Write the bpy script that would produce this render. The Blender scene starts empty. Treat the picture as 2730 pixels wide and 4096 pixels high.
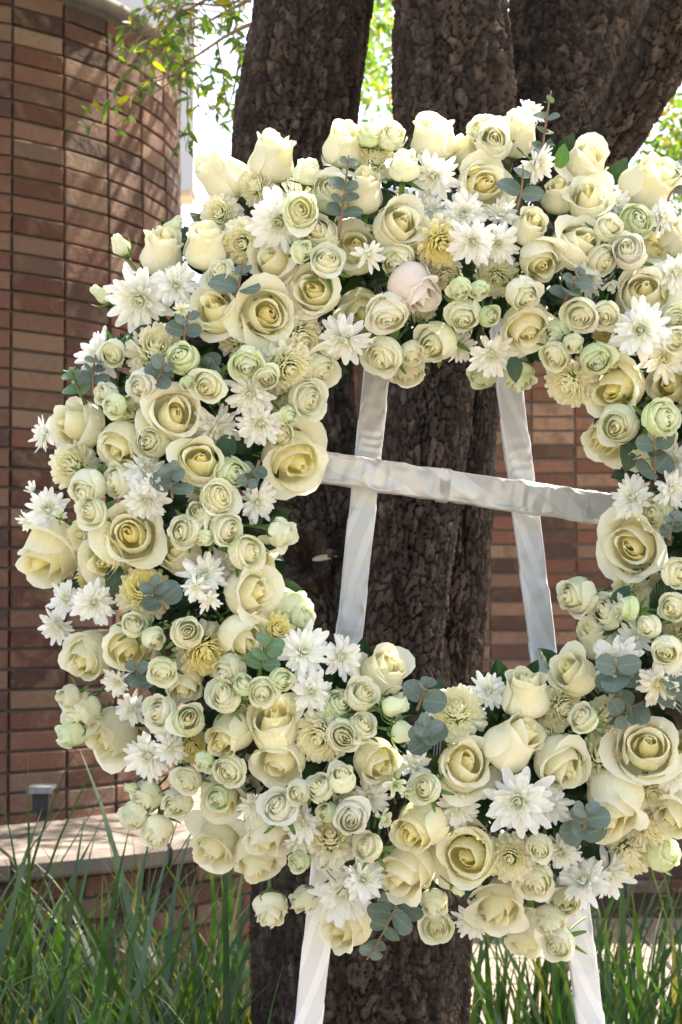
import bpy, bmesh, math, random
import numpy as np
from mathutils import Vector, Matrix, Quaternion, Euler

random.seed(7)
RNG = np.random.default_rng(7)
SC = bpy.context.scene
COL = SC.collection
R = math.radians

# ------------------------------------------------------------------ camera
F_PX = 5700.0            # focal length in photograph pixels (2730 x 4096)
EYE = Vector((0.0, 0.0, 1.4))
HORIZON = 2480.0
PITCH = math.atan((HORIZON - 2048.0) / F_PX)
cam_d = bpy.data.cameras.new('camera')
cam_d.sensor_fit = 'VERTICAL'
cam_d.sensor_height = 36.0
cam_d.lens = F_PX / 4096.0 * 36.0
cam_d.clip_start = 0.05
cam_d.clip_end = 2000.0
cam_d.dof.use_dof = True
cam_d.dof.focus_distance = 1.83
cam_d.dof.aperture_fstop = 11.0
cam = bpy.data.objects.new('camera', cam_d)
COL.objects.link(cam)
cam.location = EYE
cam.rotation_euler = (R(90) + PITCH, 0, 0)
SC.camera = cam

# ------------------------------------------------------------------ sky, sun, exposure
TO_SUN = Vector((0.50, 0.42, 1.0)).normalized()
world = bpy.data.worlds.new('World')
SC.world = world
world.use_nodes = True
wt = world.node_tree
wt.nodes.clear()
w_out = wt.nodes.new('ShaderNodeOutputWorld')
w_bg = wt.nodes.new('ShaderNodeBackground')
w_sky = wt.nodes.new('ShaderNodeTexSky')
w_sky.sky_type = 'NISHITA'
w_sky.sun_disc = False
w_sky.sun_elevation = math.asin(TO_SUN.z)
w_sky.sun_rotation = math.atan2(TO_SUN.x, TO_SUN.y)
w_sky.altitude = 100
w_sky.air_density = 0.9
w_sky.dust_density = 4.0
w_sky.ozone_density = 0.6
w_bg.inputs['Strength'].default_value = 0.125
w_mul = wt.nodes.new('ShaderNodeMixRGB')        # white balance: one even tint for the whole sky
w_mul.blend_type = 'MULTIPLY'
w_mul.inputs['Fac'].default_value = 1.0
w_mul.inputs['Color2'].default_value = (1.0, 0.945, 0.855, 1.0)
wt.links.new(w_sky.outputs[0], w_mul.inputs['Color1'])
wt.links.new(w_mul.outputs[0], w_bg.inputs['Color'])
wt.links.new(w_bg.outputs[0], w_out.inputs['Surface'])

sun_d = bpy.data.lights.new('sun', 'SUN')
sun_d.energy = 5.0
sun_d.angle = R(0.5)
sun_d.color = (1.0, 0.92, 0.80)
sun = bpy.data.objects.new('sun', sun_d)
COL.objects.link(sun)
sun.rotation_euler = TO_SUN.to_track_quat('Z', 'Y').to_euler()
sun.location = (4, 2, 8)

SC.view_settings.view_transform = 'Standard'
SC.view_settings.look = 'None'
SC.view_settings.gamma = 1.0
SC.view_settings.use_curve_mapping = False
SC.view_settings.exposure = 2.42
SC.cycles.max_bounces = 9
SC.cycles.diffuse_bounces = 7
SC.cycles.transmission_bounces = 4
SC.cycles.transparent_max_bounces = 6
SC.cycles.use_denoising = True
SC.cycles.use_adaptive_sampling = True
SC.cycles.adaptive_threshold = 0.02

# ------------------------------------------------------------------ helpers
CP, SP = math.cos(PITCH), math.sin(PITCH)


def at(px, py, Y):
    """World point on the ray through photograph pixel (px, py) at distance Y in front of the camera."""
    dx = (px - 1365.0) / F_PX
    dz = (2048.0 - py) / F_PX
    d = Vector((dx, CP - dz * SP, SP + dz * CP))
    return EYE + d * (Y / d.y)


def at_v(vx, vy, Y):
    return at(vx * 1.7411, vy * 1.7411, Y)


def new_mesh(name, verts, faces, uvs=None, smooth=True, mat=None):
    me = bpy.data.meshes.new(name)
    me.from_pydata([tuple(v) for v in verts], [], [tuple(f) for f in faces])
    if uvs is not None:
        uvl = me.uv_layers.new(name='UVMap')
        li = np.empty(len(me.loops), dtype=np.int32)
        me.loops.foreach_get('vertex_index', li)
        uvl.data.foreach_set('uv', np.asarray(uvs, dtype=np.float32)[li].ravel())
    if smooth:
        me.polygons.foreach_set('use_smooth', np.ones(len(me.polygons), dtype=bool))
    if mat is not None:
        me.materials.append(mat)
    me.update()
    return me


def grid_faces(nv, nu, closed_u=False, off=0):
    f = []
    for i in range(nv - 1):
        for j in range(nu if closed_u else nu - 1):
            k = (j + 1) % nu
            f.append((off + i * nu + j, off + i * nu + k, off + (i + 1) * nu + k, off + (i + 1) * nu + j))
    return f


def fast_grid(name, P, closed_u, mat):
    """P: (nv, nu, 3) array -> mesh, quickly."""
    nv, nu, _ = P.shape
    a = np.arange(nv * nu, dtype=np.int32).reshape(nv, nu)
    if closed_u:
        b = np.roll(a, -1, axis=1)
        q = np.stack([a[:-1], b[:-1], b[1:], a[1:]], axis=-1).reshape(-1, 4)
    else:
        q = np.stack([a[:-1, :-1], a[:-1, 1:], a[1:, 1:], a[1:, :-1]], axis=-1).reshape(-1, 4)
    return fast_mesh(name, P.reshape(-1, 3), q, mat)


def fast_mesh(name, V, Q, mat, smooth=True):
    me = bpy.data.meshes.new(name)
    V = np.asarray(V, dtype=np.float32)
    Q = np.asarray(Q, dtype=np.int32)
    n = Q.shape[1]
    me.vertices.add(len(V))
    me.vertices.foreach_set('co', V.ravel())
    me.loops.add(len(Q) * n)
    me.loops.foreach_set('vertex_index', Q.ravel())
    me.polygons.add(len(Q))
    me.polygons.foreach_set('loop_start', np.arange(0, len(Q) * n, n, dtype=np.int32))
    if smooth:
        me.polygons.foreach_set('use_smooth', np.ones(len(Q), dtype=bool))
    me.materials.append(mat)
    me.update(calc_edges=True)
    me.validate()
    return me


def link(name, me, parent=None, color=None):
    o = bpy.data.objects.new(name, me)
    COL.objects.link(o)
    if parent is not None:
        o.parent = parent
    if color is not None:
        o.color = (color[0], color[1], color[2], 1.0)
    return o


def empty(name, loc=(0, 0, 0)):
    o = bpy.data.objects.new(name, None)
    o.empty_display_size = 0.05
    COL.objects.link(o)
    o.location = loc
    return o


def tag(o, label=None, cat=None, group=None, kind=None):
    if label:
        o['label'] = label
    if cat:
        o['category'] = cat
    if group:
        o['group'] = group
    if kind:
        o['kind'] = kind
    return o


class MB:
    """Collects vertices and faces (with uv per vertex) for one mesh."""

    def __init__(self):
        self.v, self.f, self.uv = [], [], []

    def grid(self, P, closed_u=False):
        P = np.asarray(P)
        nv, nu, _ = P.shape
        off = len(self.v)
        self.v += [tuple(p) for p in P.reshape(-1, 3)]
        self.uv += [(j / max(1, nu - 1), i / max(1, nv - 1)) for i in range(nv) for j in range(nu)]
        self.f += grid_faces(nv, nu, closed_u, off)

    def box(self, c, s, rot=None):
        off = len(self.v)
        for dx in (-.5, .5):
            for dy in (-.5, .5):
                for dz in (-.5, .5):
                    p = Vector((dx * s[0], dy * s[1], dz * s[2]))
                    if rot is not None:
                        p = rot @ p
                    self.v.append(tuple(Vector(c) + p))
                    self.uv.append((dx + .5, dz + .5))
        for q in ((0, 1, 3, 2), (4, 6, 7, 5), (0, 4, 5, 1), (2, 3, 7, 6), (0, 2, 6, 4), (1, 5, 7, 3)):
            self.f.append(tuple(off + i for i in q))

    def tube(self, pts, radii, n=8, cap=True):
        pts = [Vector(p) for p in pts]
        P = []
        up = Vector((0.31, 0.17, 0.93))
        for i, p in enumerate(pts):
            t = (pts[min(i + 1, len(pts) - 1)] - pts[max(i - 1, 0)]).normalized()
            a = t.cross(up)
            if a.length < 1e-3:
                a = t.cross(Vector((1, 0, 0)))
            a.normalize()
            b = t.cross(a)
            r = radii[i] if hasattr(radii, '__len__') else radii
            P.append([tuple(p + a * (r * math.cos(2 * math.pi * k / n)) + b * (r * math.sin(2 * math.pi * k / n))) for k in range(n)])
        off = len(self.v)
        self.grid(P, closed_u=True)
        if cap:
            self.f.append(tuple(off + k for k in range(n))[::-1])
            self.f.append(tuple(off + (len(pts) - 1) * n + k for k in range(n)))

    def mesh(self, name, mat, smooth=True):
        return new_mesh(name, self.v, self.f, self.uv, smooth, mat)


def mat_new(name):
    m = bpy.data.materials.new(name)
    m.use_nodes = True
    nt = m.node_tree
    nt.nodes.clear()
    return m, nt


class NT:
    def __init__(self, name):
        self.m, self.t = mat_new(name)

    def n(self, typ, **kw):
        nd = self.t.nodes.new('ShaderNode' + typ)
        for k, v in kw.items():
            if k.startswith('i_'):
                nd.inputs[k[2:]].default_value = v
            else:
                setattr(nd, k, v)
        return nd

    def l(self, a, b):
        self.t.links.new(a, b)

    def noise(self, vec, scale, detail=3, rough=.5, dist=0.0):
        nd = self.n('TexNoise')
        nd.inputs['Scale'].default_value = scale
        nd.inputs['Detail'].default_value = detail
        nd.inputs['Roughness'].default_value = rough
        nd.inputs['Distortion'].default_value = dist
        if vec is not None:
            self.l(vec, nd.inputs['Vector'])
        return nd.outputs['Fac']

    def ramp(self, fac, stops, interp='LINEAR'):
        nd = self.n('ValToRGB')
        nd.color_ramp.interpolation = interp
        el = nd.color_ramp.elements
        while len(el) < len(stops):
            el.new(0.5)
        for e, (p, c) in zip(el, stops):
            e.position = p
            e.color = (c, c, c, 1) if not hasattr(c, '__len__') else (c[0], c[1], c[2], 1)
        self.l(fac, nd.inputs['Fac'])
        return nd.outputs['Color']

    def mix(self, fac, a, b, blend='MIX'):
        nd = self.n('MixRGB', blend_type=blend)
        for inp, x in ((nd.inputs['Fac'], fac), (nd.inputs['Color1'], a), (nd.inputs['Color2'], b)):
            if isinstance(x, (int, float)):
                inp.default_value = x if inp.name == 'Fac' else (x, x, x, 1)
            elif hasattr(x, '__len__'):
                inp.default_value = (x[0], x[1], x[2], 1)
            else:
                self.l(x, inp)
        return nd.outputs['Color']

    def math(self, op, a, b=None, c=None):
        nd = self.n('Math', operation=op)
        for i, x in enumerate((a, b, c)):
            if x is None:
                continue
            if isinstance(x, (int, float)):
                nd.inputs[i].default_value = x
            else:
                self.l(x, nd.inputs[i])
        return nd.outputs[0]

    def bump(self, h, strength=.3, dist=.01):
        nd = self.n('Bump')
        nd.inputs['Strength'].default_value = strength
        nd.inputs['Distance'].default_value = dist
        self.l(h, nd.inputs['Height'])
        return nd.outputs['Normal']

    def out(self, sh):
        o = self.n('OutputMaterial')
        self.l(sh, o.inputs['Surface'])
        return self.m

    def bsdf(self, color, rough=.6, spec=.4, normal=None, sheen=0.0, metallic=0.0):
        b = self.n('BsdfPrincipled')
        if hasattr(color, 'is_linked') or not hasattr(color, '__len__'):
            self.l(color, b.inputs['Base Color'])
        else:
            b.inputs['Base Color'].default_value = (color[0], color[1], color[2], 1)
        if isinstance(rough, (int, float)):
            b.inputs['Roughness'].default_value = rough
        else:
            self.l(rough, b.inputs['Roughness'])
        b.inputs['Specular IOR Level'].default_value = spec
        b.inputs['Metallic'].default_value = metallic
        if sheen:
            b.inputs['Sheen Weight'].default_value = sheen
        if normal is not None:
            self.l(normal, b.inputs['Normal'])
        return b.outputs[0]

    def translucent(self, surf, color, fac, normal=None):
        t = self.n('BsdfTranslucent')
        if hasattr(color, '__len__'):
            t.inputs['Color'].default_value = (color[0], color[1], color[2], 1)
        else:
            self.l(color, t.inputs['Color'])
        if normal is not None:
            self.l(normal, t.inputs['Normal'])
        mx = self.n('MixShader')
        mx.inputs['Fac'].default_value = fac
        self.l(surf, mx.inputs[1])
        self.l(t.outputs[0], mx.inputs[2])
        return mx.outputs[0]


# ------------------------------------------------------------------ materials
def make_petal_mat():
    k = NT('petal')
    uv = k.n('UVMap')
    uv.uv_map = 'UVMap'
    sep = k.n('SeparateXYZ')
    k.l(uv.outputs[0], sep.inputs[0])
    oi = k.n('ObjectInfo')
    tc = k.n('TexCoord')
    base = oi.outputs['Color']
    # pigment: greener claw at the petal's base, palest at the rim
    green = k.mix(1.0, base, (0.94, 1.0, 0.78), 'MULTIPLY')
    fv = k.ramp(sep.outputs['Y'], [(0.0, 1.0), (0.30, 0.0)])
    c = k.mix(fv, base, green)
    pale = k.mix(0.45, base, (0.86, 0.86, 0.78))
    fr = k.ramp(sep.outputs['Y'], [(0.80, 0.0), (1.0, 1.0)])
    c = k.mix(fr, c, pale)
    n1 = k.noise(tc.outputs['Object'], 2.2, 4, .6)
    c = k.mix(k.ramp(n1, [(.35, .0), (.75, .30)]), c, k.mix(1.0, c, (0.96, 0.91, 0.76), 'MULTIPLY'))
    n5 = k.noise(tc.outputs['Object'], 3.1, 2, .5, .3)
    c = k.mix(k.ramp(n5, [(.74, 0.0), (.80, .45)]), c, (.62, .47, .22))
    # fine lengthwise veins
    cmb = k.n('CombineXYZ')
    k.l(k.math('MULTIPLY', sep.outputs['X'], 26.0), cmb.inputs[0])
    k.l(k.math('MULTIPLY', sep.outputs['Y'], 3.0), cmb.inputs[1])
    vein = k.noise(cmb.outputs[0], 1.0, 4, .6, .3)
    nrm = k.bump(vein, .20, .012)
    s = k.bsdf(c, .52, .28, nrm, sheen=.12)
    return k.out(k.translucent(s, c, .48, nrm))


def make_leafy(name, c0, c1, rough, spec, trans, use_obj=False, vein=True, bloom=None):
    k = NT(name)
    tc = k.n('TexCoord')
    uv = k.n('UVMap')
    uv.uv_map = 'UVMap'
    oi = k.n('ObjectInfo')
    n1 = k.noise(tc.outputs['Object'], 24.0, 4, .6)
    c = k.mix(k.ramp(n1, [(.3, 0.0), (.7, 1.0)]), c0, c1)
    if use_obj:
        c = k.mix(1.0, c, oi.outputs['Color'], 'MULTIPLY')
    if bloom:
        n2 = k.noise(tc.outputs['Object'], 90.0, 5, .7)
        c = k.mix(k.ramp(n2, [(.42, 0.0), (.62, .75)]), c, bloom)
    nrm = None
    if vein:
        sep = k.n('SeparateXYZ')
        k.l(uv.outputs[0], sep.inputs[0])
        mid = k.math('ABSOLUTE', k.math('SUBTRACT', sep.outputs['X'], .5))
        f = k.ramp(mid, [(0.0, .7), (.05, 0.0)])
        c = k.mix(f, c, k.mix(1.0, c, (1.6, 1.7, 1.3), 'MULTIPLY'))
        wv = k.math('SINE', k.math('MULTIPLY', k.math('ADD', sep.outputs['Y'], k.math('MULTIPLY', mid, -.9)), 55.0))
        nrm = k.bump(wv, .25, .002)
    s = k.bsdf(c, rough, spec, nrm)
    return k.out(k.translucent(s, k.mix(1.0, c, (1.5, 1.7, .7), 'MULTIPLY'), trans)) if trans else k.out(s)


def make_bark():
    k = NT('bark')
    tc = k.n('TexCoord')
    mp = k.n('Mapping')
    mp.inputs['Scale'].default_value = (1, 1, .5)
    k.l(tc.outputs['Object'], mp.inputs['Vector'])
    n0 = k.noise(mp.outputs[0], 6.0, 3, .5)
    n1 = k.noise(mp.outputs[0], 45.0, 5, .7)
    n2 = k.noise(mp.outputs[0], 260.0, 4, .7)
    c = k.ramp(n1, [(.28, (.017, .0115, .008)), (.5, (.041, .0285, .0205)), (.72, (.088, .067, .050))])
    c = k.mix(k.ramp(n0, [(.42, 0.0), (.64, .4)]), c, (.050, .031, .020))
    pa = k.n('Attribute', attribute_name='plate')
    c = k.mix(1.0, c, k.ramp(pa.outputs['Fac'], [(.1, (.55, .52, .50)), (.5, (.85, .85, .85)), (.9, (1.75, 1.72, 1.68))]), 'MULTIPLY')
    c = k.mix(k.ramp(n2, [(.60, 0.0), (.78, .3)]), c, (.095, .082, .069))
    h = k.math('ADD', k.math('MULTIPLY', n2, .5), n1)
    return k.out(k.bsdf(c, .9, .2, k.bump(h, .7, .008)))


def make_brick(name, island=False):
    k = NT(name)
    tc = k.n('TexCoord')
    geo = k.n('NewGeometry')
    oi = k.n('ObjectInfo')
    if island:
        base = k.ramp(geo.outputs['Random Per Island'], [(0, (.13, .062, .042)), (.25, (.11, .048, .034)), (.45, (.155, .088, .062)), (.62, (.07, .038, .032)), (.8, (.14, .070, .049)), (1.0, (.17, .105, .073))], 'CONSTANT')
        rnd = geo.outputs['Random Per Island']
    else:
        base = oi.outputs['Color']
        rnd = oi.outputs['Random']
    cmb = k.n('CombineXYZ')
    k.l(k.math('MULTIPLY', rnd, 37.0), cmb.inputs[0])
    k.l(k.math('MULTIPLY', rnd, 91.0), cmb.inputs[1])
    va = k.n('VectorMath', operation='ADD')
    k.l(tc.outputs['Object'], va.inputs[0])
    k.l(cmb.outputs[0], va.inputs[1])
    p = va.outputs[0]
    n1 = k.noise(p, 9.0, 4, .6, .6)
    n2 = k.noise(p, 34.0, 4, .65)
    n3 = k.noise(p, 160.0, 4, .7)
    c = k.mix(k.ramp(n1, [(.50, 0.0), (.66, .65)]), base, (.165, .105, .066))
    c = k.mix(k.ramp(n2, [(.25, .55), (.48, 0.0)]), c, (.085, .055, .045))
    c = k.mix(k.ramp(n2, [(.62, 0.0), (.80, .35)]), c, (.22, .165, .125))
    c = k.mix(k.ramp(n3, [(.64, 0.0), (.74, .5)]), c, (.28, .24, .205))
    h = k.math('ADD', k.math('MULTIPLY', n3, .35), n2)
    return k.out(k.bsdf(c, .88, .25, k.bump(h, .9, .009)))


def make_rough(name, c0, c1, scale, rough=.9, bump=.4, bd=.005, c2=None):
    k = NT(name)
    tc = k.n('TexCoord')
    n1 = k.noise(tc.outputs['Object'], scale, 5, .65)
    n2 = k.noise(tc.outputs['Object'], scale * 9, 4, .7)
    c = k.mix(k.ramp(n1, [(.3, 0.0), (.7, 1.0)]), c0, c1)
    if c2:
        c = k.mix(k.ramp(n2, [(.55, 0.0), (.7, .8)]), c, c2)
    h = k.math('ADD', k.math('MULTIPLY', n2, .6), n1)
    return k.out(k.bsdf(c, rough, .3, k.bump(h, bump, bd)))


def make_satin():
    k = NT('satin_ribbon')
    tc = k.n('TexCoord')
    uv = k.n('UVMap')
    uv.uv_map = 'UVMap'
    sep = k.n('SeparateXYZ')
    k.l(uv.outputs[0], sep.inputs[0])
    fr = k.math('FRACT', sep.outputs['X'])
    dbl = k.ramp(fr, [(0.0, 1.0), (.36, 1.0), (.38, 0.0)])       # where two turns of ribbon lie on each other
    n1 = k.noise(tc.outputs['Object'], 9.0, 3, .5, .4)
    n2 = k.noise(tc.outputs['Object'], 900.0, 2, .5)
    c = k.mix(dbl, (.58, .57, .555), (.70, .69, .68))
    c = k.mix(k.ramp(n1, [(.35, 0.0), (.7, .5)]), c, (.60, .59, .575))
    s = k.n('BsdfPrincipled')
    k.l(c, s.inputs['Base Color'])
    s.inputs['Roughness'].default_value = .24
    s.inputs['Specular IOR Level'].default_value = 1.0
    s.inputs['Sheen Weight'].default_value = .15
    s.inputs['Anisotropic'].default_value = .5
    k.l(k.bump(n2, .05, .001), s.inputs['Normal'])
    return k.out(s.outputs[0])


def make_grass():
    k = NT('grass_blade')
    geo = k.n('NewGeometry')
    uv = k.n('UVMap')
    uv.uv_map = 'UVMap'
    sep = k.n('SeparateXYZ')
    k.l(uv.outputs[0], sep.inputs[0])
    c = k.ramp(geo.outputs['Random Per Island'], [(0, (.023, .054, .012)), (.3, (.035, .077, .017)), (.55, (.028, .064, .030)), (.75, (.052, .090, .050)), (.90, (.055, .095, .022)), (.94, (.17, .14, .07)), (1.0, (.21, .165, .09))])
    c = k.mix(k.ramp(sep.outputs['Y'], [(.9, 0.0), (1.0, .7)]), c, (.22, .17, .08))
    str_ = k.math('SINE', k.math('MULTIPLY', sep.outputs['X'], 40.0))
    nrm = k.bump(str_, .3, .001)
    s = k.bsdf(c, .38, .5, nrm)
    return k.out(k.translucent(s, k.mix(1.0, c, (1.7, 2.0, .6), 'MULTIPLY'), .30))


M = {}
M['petal'] = make_petal_mat()
M['sepal'] = make_leafy('sepal', (.075, .15, .030), (.15, .25, .065), .5, .35, .2, vein=False)
M['stem'] = make_leafy('stem', (.075, .16, .030), (.12, .21, .050), .45, .4, 0, vein=False)
M['twig'] = make_rough('twig', (.16, .10, .055), (.26, .18, .10), 60, .8, .3, .002)
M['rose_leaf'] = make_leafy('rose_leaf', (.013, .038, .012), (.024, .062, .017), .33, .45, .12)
M['bright_leaf'] = make_leafy('bright_leaf', (.05, .14, .02), (.09, .20, .03), .35, .5, .35)
M['eucalyptus'] = make_leafy('eucalyptus', (.045, .078, .052), (.075, .115, .082), .46, .45, .12, use_obj=True, bloom=(.25, .295, .26))
M['oak_leaf'] = make_leafy('oak_leaf', (.055, .105, .018), (.085, .145, .025), .4, .4, .42, use_obj=True)
M['bark'] = make_bark()
M['brick'] = make_brick('brick')
M['brick_field'] = make_brick('brick_field', True)
M['mortar'] = make_rough('mortar', (.068, .058, .050), (.10, .087, .076), 25, .95, .5, .004)
M['wall_mortar'] = make_rough('wall_mortar', (.115, .096, .085), (.16, .136, .12), 25, .95, .5, .004)
M['cap_stone'] = make_rough('cap_stone', (.12, .097, .082), (.17, .14, .118), 14, .85, .4, .004, (.085, .068, .056))
M['rim_stone'] = make_rough('rim_stone', (.12, .112, .095), (.18, .168, .145), 12, .85, .4, .004)
M['paving'] = make_rough('paving', (.13, .107, .09), (.19, .157, .133), 6, .9, .3, .003, (.10, .082, .068))
M['ground'] = make_rough('ground', (.19, .17, .145), (.25, .225, .19), .8, .95, .3, .01)
M['mulch'] = make_rough('mulch', (.045, .030, .020), (.10, .065, .045), 30, .95, 1.0, .02, (.16, .11, .075))
M['white_wall'] = make_rough('white_wall', (.40, .40, .405), (.45, .45, .45), 2, .8, .15, .003)
M['soffit'] = make_rough('soffit', (.48, .36, .24), (.54, .42, .29), 3, .8, .1, .003)
M['satin'] = make_satin()
M['tape'] = make_rough('tape', (.50, .48, .46), (.62, .60, .58), 120, .35, .4, .002)
M['straw'] = make_rough('straw', (.07, .055, .03), (.17, .13, .075), 70, .9, 1.0, .012, (.03, .055, .03))
M['grass'] = make_grass()
M['black_metal'] = make_rough('black_metal', (.015, .015, .016), (.03, .03, .03), 40, .5, .2, .002)
M['grey_metal'] = make_rough('grey_metal', (.17, .17, .175), (.23, .23, .235), 30, .4, .1, .002)
M['dry_leaf'] = make_leafy('dry_leaf', (.40, .29, .19), (.52, .40, .28), .7, .3, .2)
M['litter'] = make_rough('litter', (.16, .095, .05), (.30, .19, .11), 20, .9, .5, .004)
M['bee_body'] = make_rough('bee_body', (.10, .045, .012), (.22, .11, .03), 90, .6, .2, .002)
M['bee_wing'] = make_rough('bee_wing', (.30, .24, .18), (.36, .30, .22), 50, .3, .1, .001)
M['core_green'] = make_leafy('core_green', (.22, .30, .06), (.42, .46, .13), .6, .3, 0, vein=False)
M['film'] = make_rough('film', (.035, .05, .045), (.07, .085, .08), 40, .3, .8, .01, (.20, .22, .22))

# ------------------------------------------------------------------ ground, paving
GROUND_Z = 0.0
g = MB()
g.v = [(-400, -400, 0), (400, -400, 0), (400, 400, 0), (-400, 400, 0)]
g.uv = [(0, 0), (1, 0), (1, 1), (0, 1)]
g.f = [(0, 1, 2, 3)]
tag(link('ground', g.mesh('ground', M['ground'], False)), kind='structure')


def sheet(name, pts, z, mat):
    b = MB()
    b.v = [(x, y, z) for x, y in pts]
    b.uv = [(0, 0)] * len(pts)
    b.f = [tuple(range(len(pts)))]
    return tag(link(name, b.mesh(name, mat, False)), kind='structure')


sheet('planting_bed', [(-3.2, 2.1), (2.6, 2.1), (2.9, 3.2), (2.6, 4.35), (-.3, 4.5), (-1.8, 4.4), (-3.2, 4.5)], .012, M['mulch'])
sheet('wall_bed', [(-.9, 6.55), (9.0, 6.5), (9.0, 7.42), (-.9, 7.42)], .012, M['mulch'])
# path slabs: separate pavers with open joints, as far as they show
PATH = empty('path', (0, 0, 0))
tag(PATH, kind='structure')
pm = MB()
pm.box((0, 0, 0), (1, 1, 1))
slab_me = None


def bevel_box(name, s, bev, mat, jitter=0.0, seed=0):
    bm = bmesh.new()
    bmesh.ops.create_cube(bm, size=1.0)
    for v in bm.verts:
        v.co = Vector((v.co.x * s[0], v.co.y * s[1], v.co.z * s[2]))
    bmesh.ops.bevel(bm, geom=list(bm.edges), offset=bev, segments=1, affect='EDGES', profile=.5)
    rr = random.Random(seed)
    if jitter:
        for v in bm.verts:
            v.co += Vector((rr.uniform(-1, 1), rr.uniform(-1, 1), rr.uniform(-1, 1))) * jitter
    me = bpy.data.meshes.new(name)
    bm.to_mesh(me)
    bm.free()
    me.materials.append(mat)
    return me


slab_mes = [bevel_box('paver', (.392, .392, .05), .006, M['paving'], .0015, i) for i in range(3)]
for i in range(18):
    for j in range(6):
        o = link('paver', slab_mes[(i * 3 + j) % 3], PATH)
        o.location = (-.1 + i * .40, 4.50 + j * .40, .006 + random.uniform(-.002, .002))

# ------------------------------------------------------------------ bricks
BRICK_COLS = [(.205, .110, .080), (.18, .092, .066), (.235, .142, .105), (.16, .080, .060), (.255, .170, .125),
              (.10, .066, .055), (.215, .122, .092), (.19, .100, .074), (.285, .200, .145), (.125, .078, .063), (.30, .225, .17), (.25, .175, .14)]


def brick_colour(rr):
    c = rr.choice(BRICK_COLS)
    k = rr.uniform(.33, .60)
    return (c[0] * k * 1.10, c[1] * k * .93, c[2] * k * .84)


BRICKS = [bevel_box('brick', (.207, .09, .064), .004, M['brick'], .0012, 40 + i) for i in range(5)]
BR_PITCH, BR_ROW = .217, .0745


def brick_field(name, mats, parent):
    """Bricks that are too many or out of view: real boxes joined into one part."""
    b = MB()
    for Mx, sx in mats:
        off = len(b.v)
        for dx in (-.5, .5):
            for dy in (-.5, .5):
                for dz in (-.5, .5):
                    b.v.append(tuple(Mx @ Vector((dx * .207 * sx, dy * .09, dz * .064))))
                    b.uv.append((0, 0))
        for q in ((0, 1, 3, 2), (4, 6, 7, 5), (0, 4, 5, 1), (2, 3, 7, 6), (0, 2, 6, 4), (1, 5, 7, 3)):
            b.f.append(tuple(off + i for i in q))
    o = link(name, b.mesh(name, M['brick_field'], False), parent)
    o['kind'] = 'stuff'
    return o


def project(p):
    d = Vector(p) - EYE
    fwd = d.y * CP + d.z * SP
    upc = -d.y * SP + d.z * CP
    return 1365 + F_PX * d.x / fwd, 2048 - F_PX * upc / fwd, fwd


rb = random.Random(3)

# curved brick tower at the left
TC = Vector((-1.813, 6.236, 0))
TOWER_TOP = 3.86


def tower_r(z):
    return 1.10 + .035 * (2.9 - z)


tower = empty('brick_tower', TC)
tag(tower, 'tall curved tower of brown brick laid in straight stacked columns', 'tower')
prof = [(tower_r(z) - .012, z) for z in np.linspace(0, TOWER_TOP, 12)]
P = np.array([[(r * math.cos(t), r * math.sin(t), z) for t in np.linspace(0, 2 * math.pi, 97)[:-1]] for r, z in prof])
link('mortar_core', fast_grid('mortar_core', P, True, M['mortar']), tower)
DTH = .217 / 1.10
singles, rest = [], []
n_rows = int((TOWER_TOP - .05) / BR_ROW)
for i in range(n_rows):
    z = .66 + (i - 8) * BR_ROW
    if z < .05 or z > TOWER_TOP - .04:
        continue
    for kcol in range(-6, 12):
        th = .54 + (kcol + .5) * DTH
        r = tower_r(z) - .042 + rb.uniform(-.0025, .0025)
        p = Vector((r * math.sin(th), -r * math.cos(th), z))
        Mx = Matrix.Translation(p) @ Matrix.Rotation(th + rb.uniform(-.006, .006), 4, 'Z')
        sx = tower_r(z) / 1.10
        px, py, _ = project(TC + Vector(((r + .045) * math.sin(th), -(r + .045) * math.cos(th), z)))
        vis = -60 < px < 1100 and -50 < py < 3450 and th < 1.75
        if py > 1500 and px > 620:
            vis = False
        (singles if vis else rest).append((Mx, sx))
for q, (Mx, sx) in enumerate(singles[:300]):
    o = link('brick', rb.choice(BRICKS), tower, brick_colour(rb))
    o.matrix_local = Mx @ Matrix.Diagonal((sx, 1, 1, 1))
brick_field('far_bricks', rest + singles[300:], tower)
# stone rim on the tower
P = []
for r, z in ((tower_r(TOWER_TOP) - .30, TOWER_TOP + .002), (tower_r(TOWER_TOP) + .02, TOWER_TOP + .002), (tower_r(TOWER_TOP) + .035, TOWER_TOP + .015),
             (tower_r(TOWER_TOP) + .035, TOWER_TOP + .04), (tower_r(TOWER_TOP) + .02, TOWER_TOP + .052), (.05, TOWER_TOP + .056)):
    P.append([(r * math.cos(t), r * math.sin(t), z) for t in np.linspace(0, 2 * math.pi, 97)[:-1]])
link('stone_rim', fast_grid('stone_rim', np.array(P), True, M['rim_stone']), tower)

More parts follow.
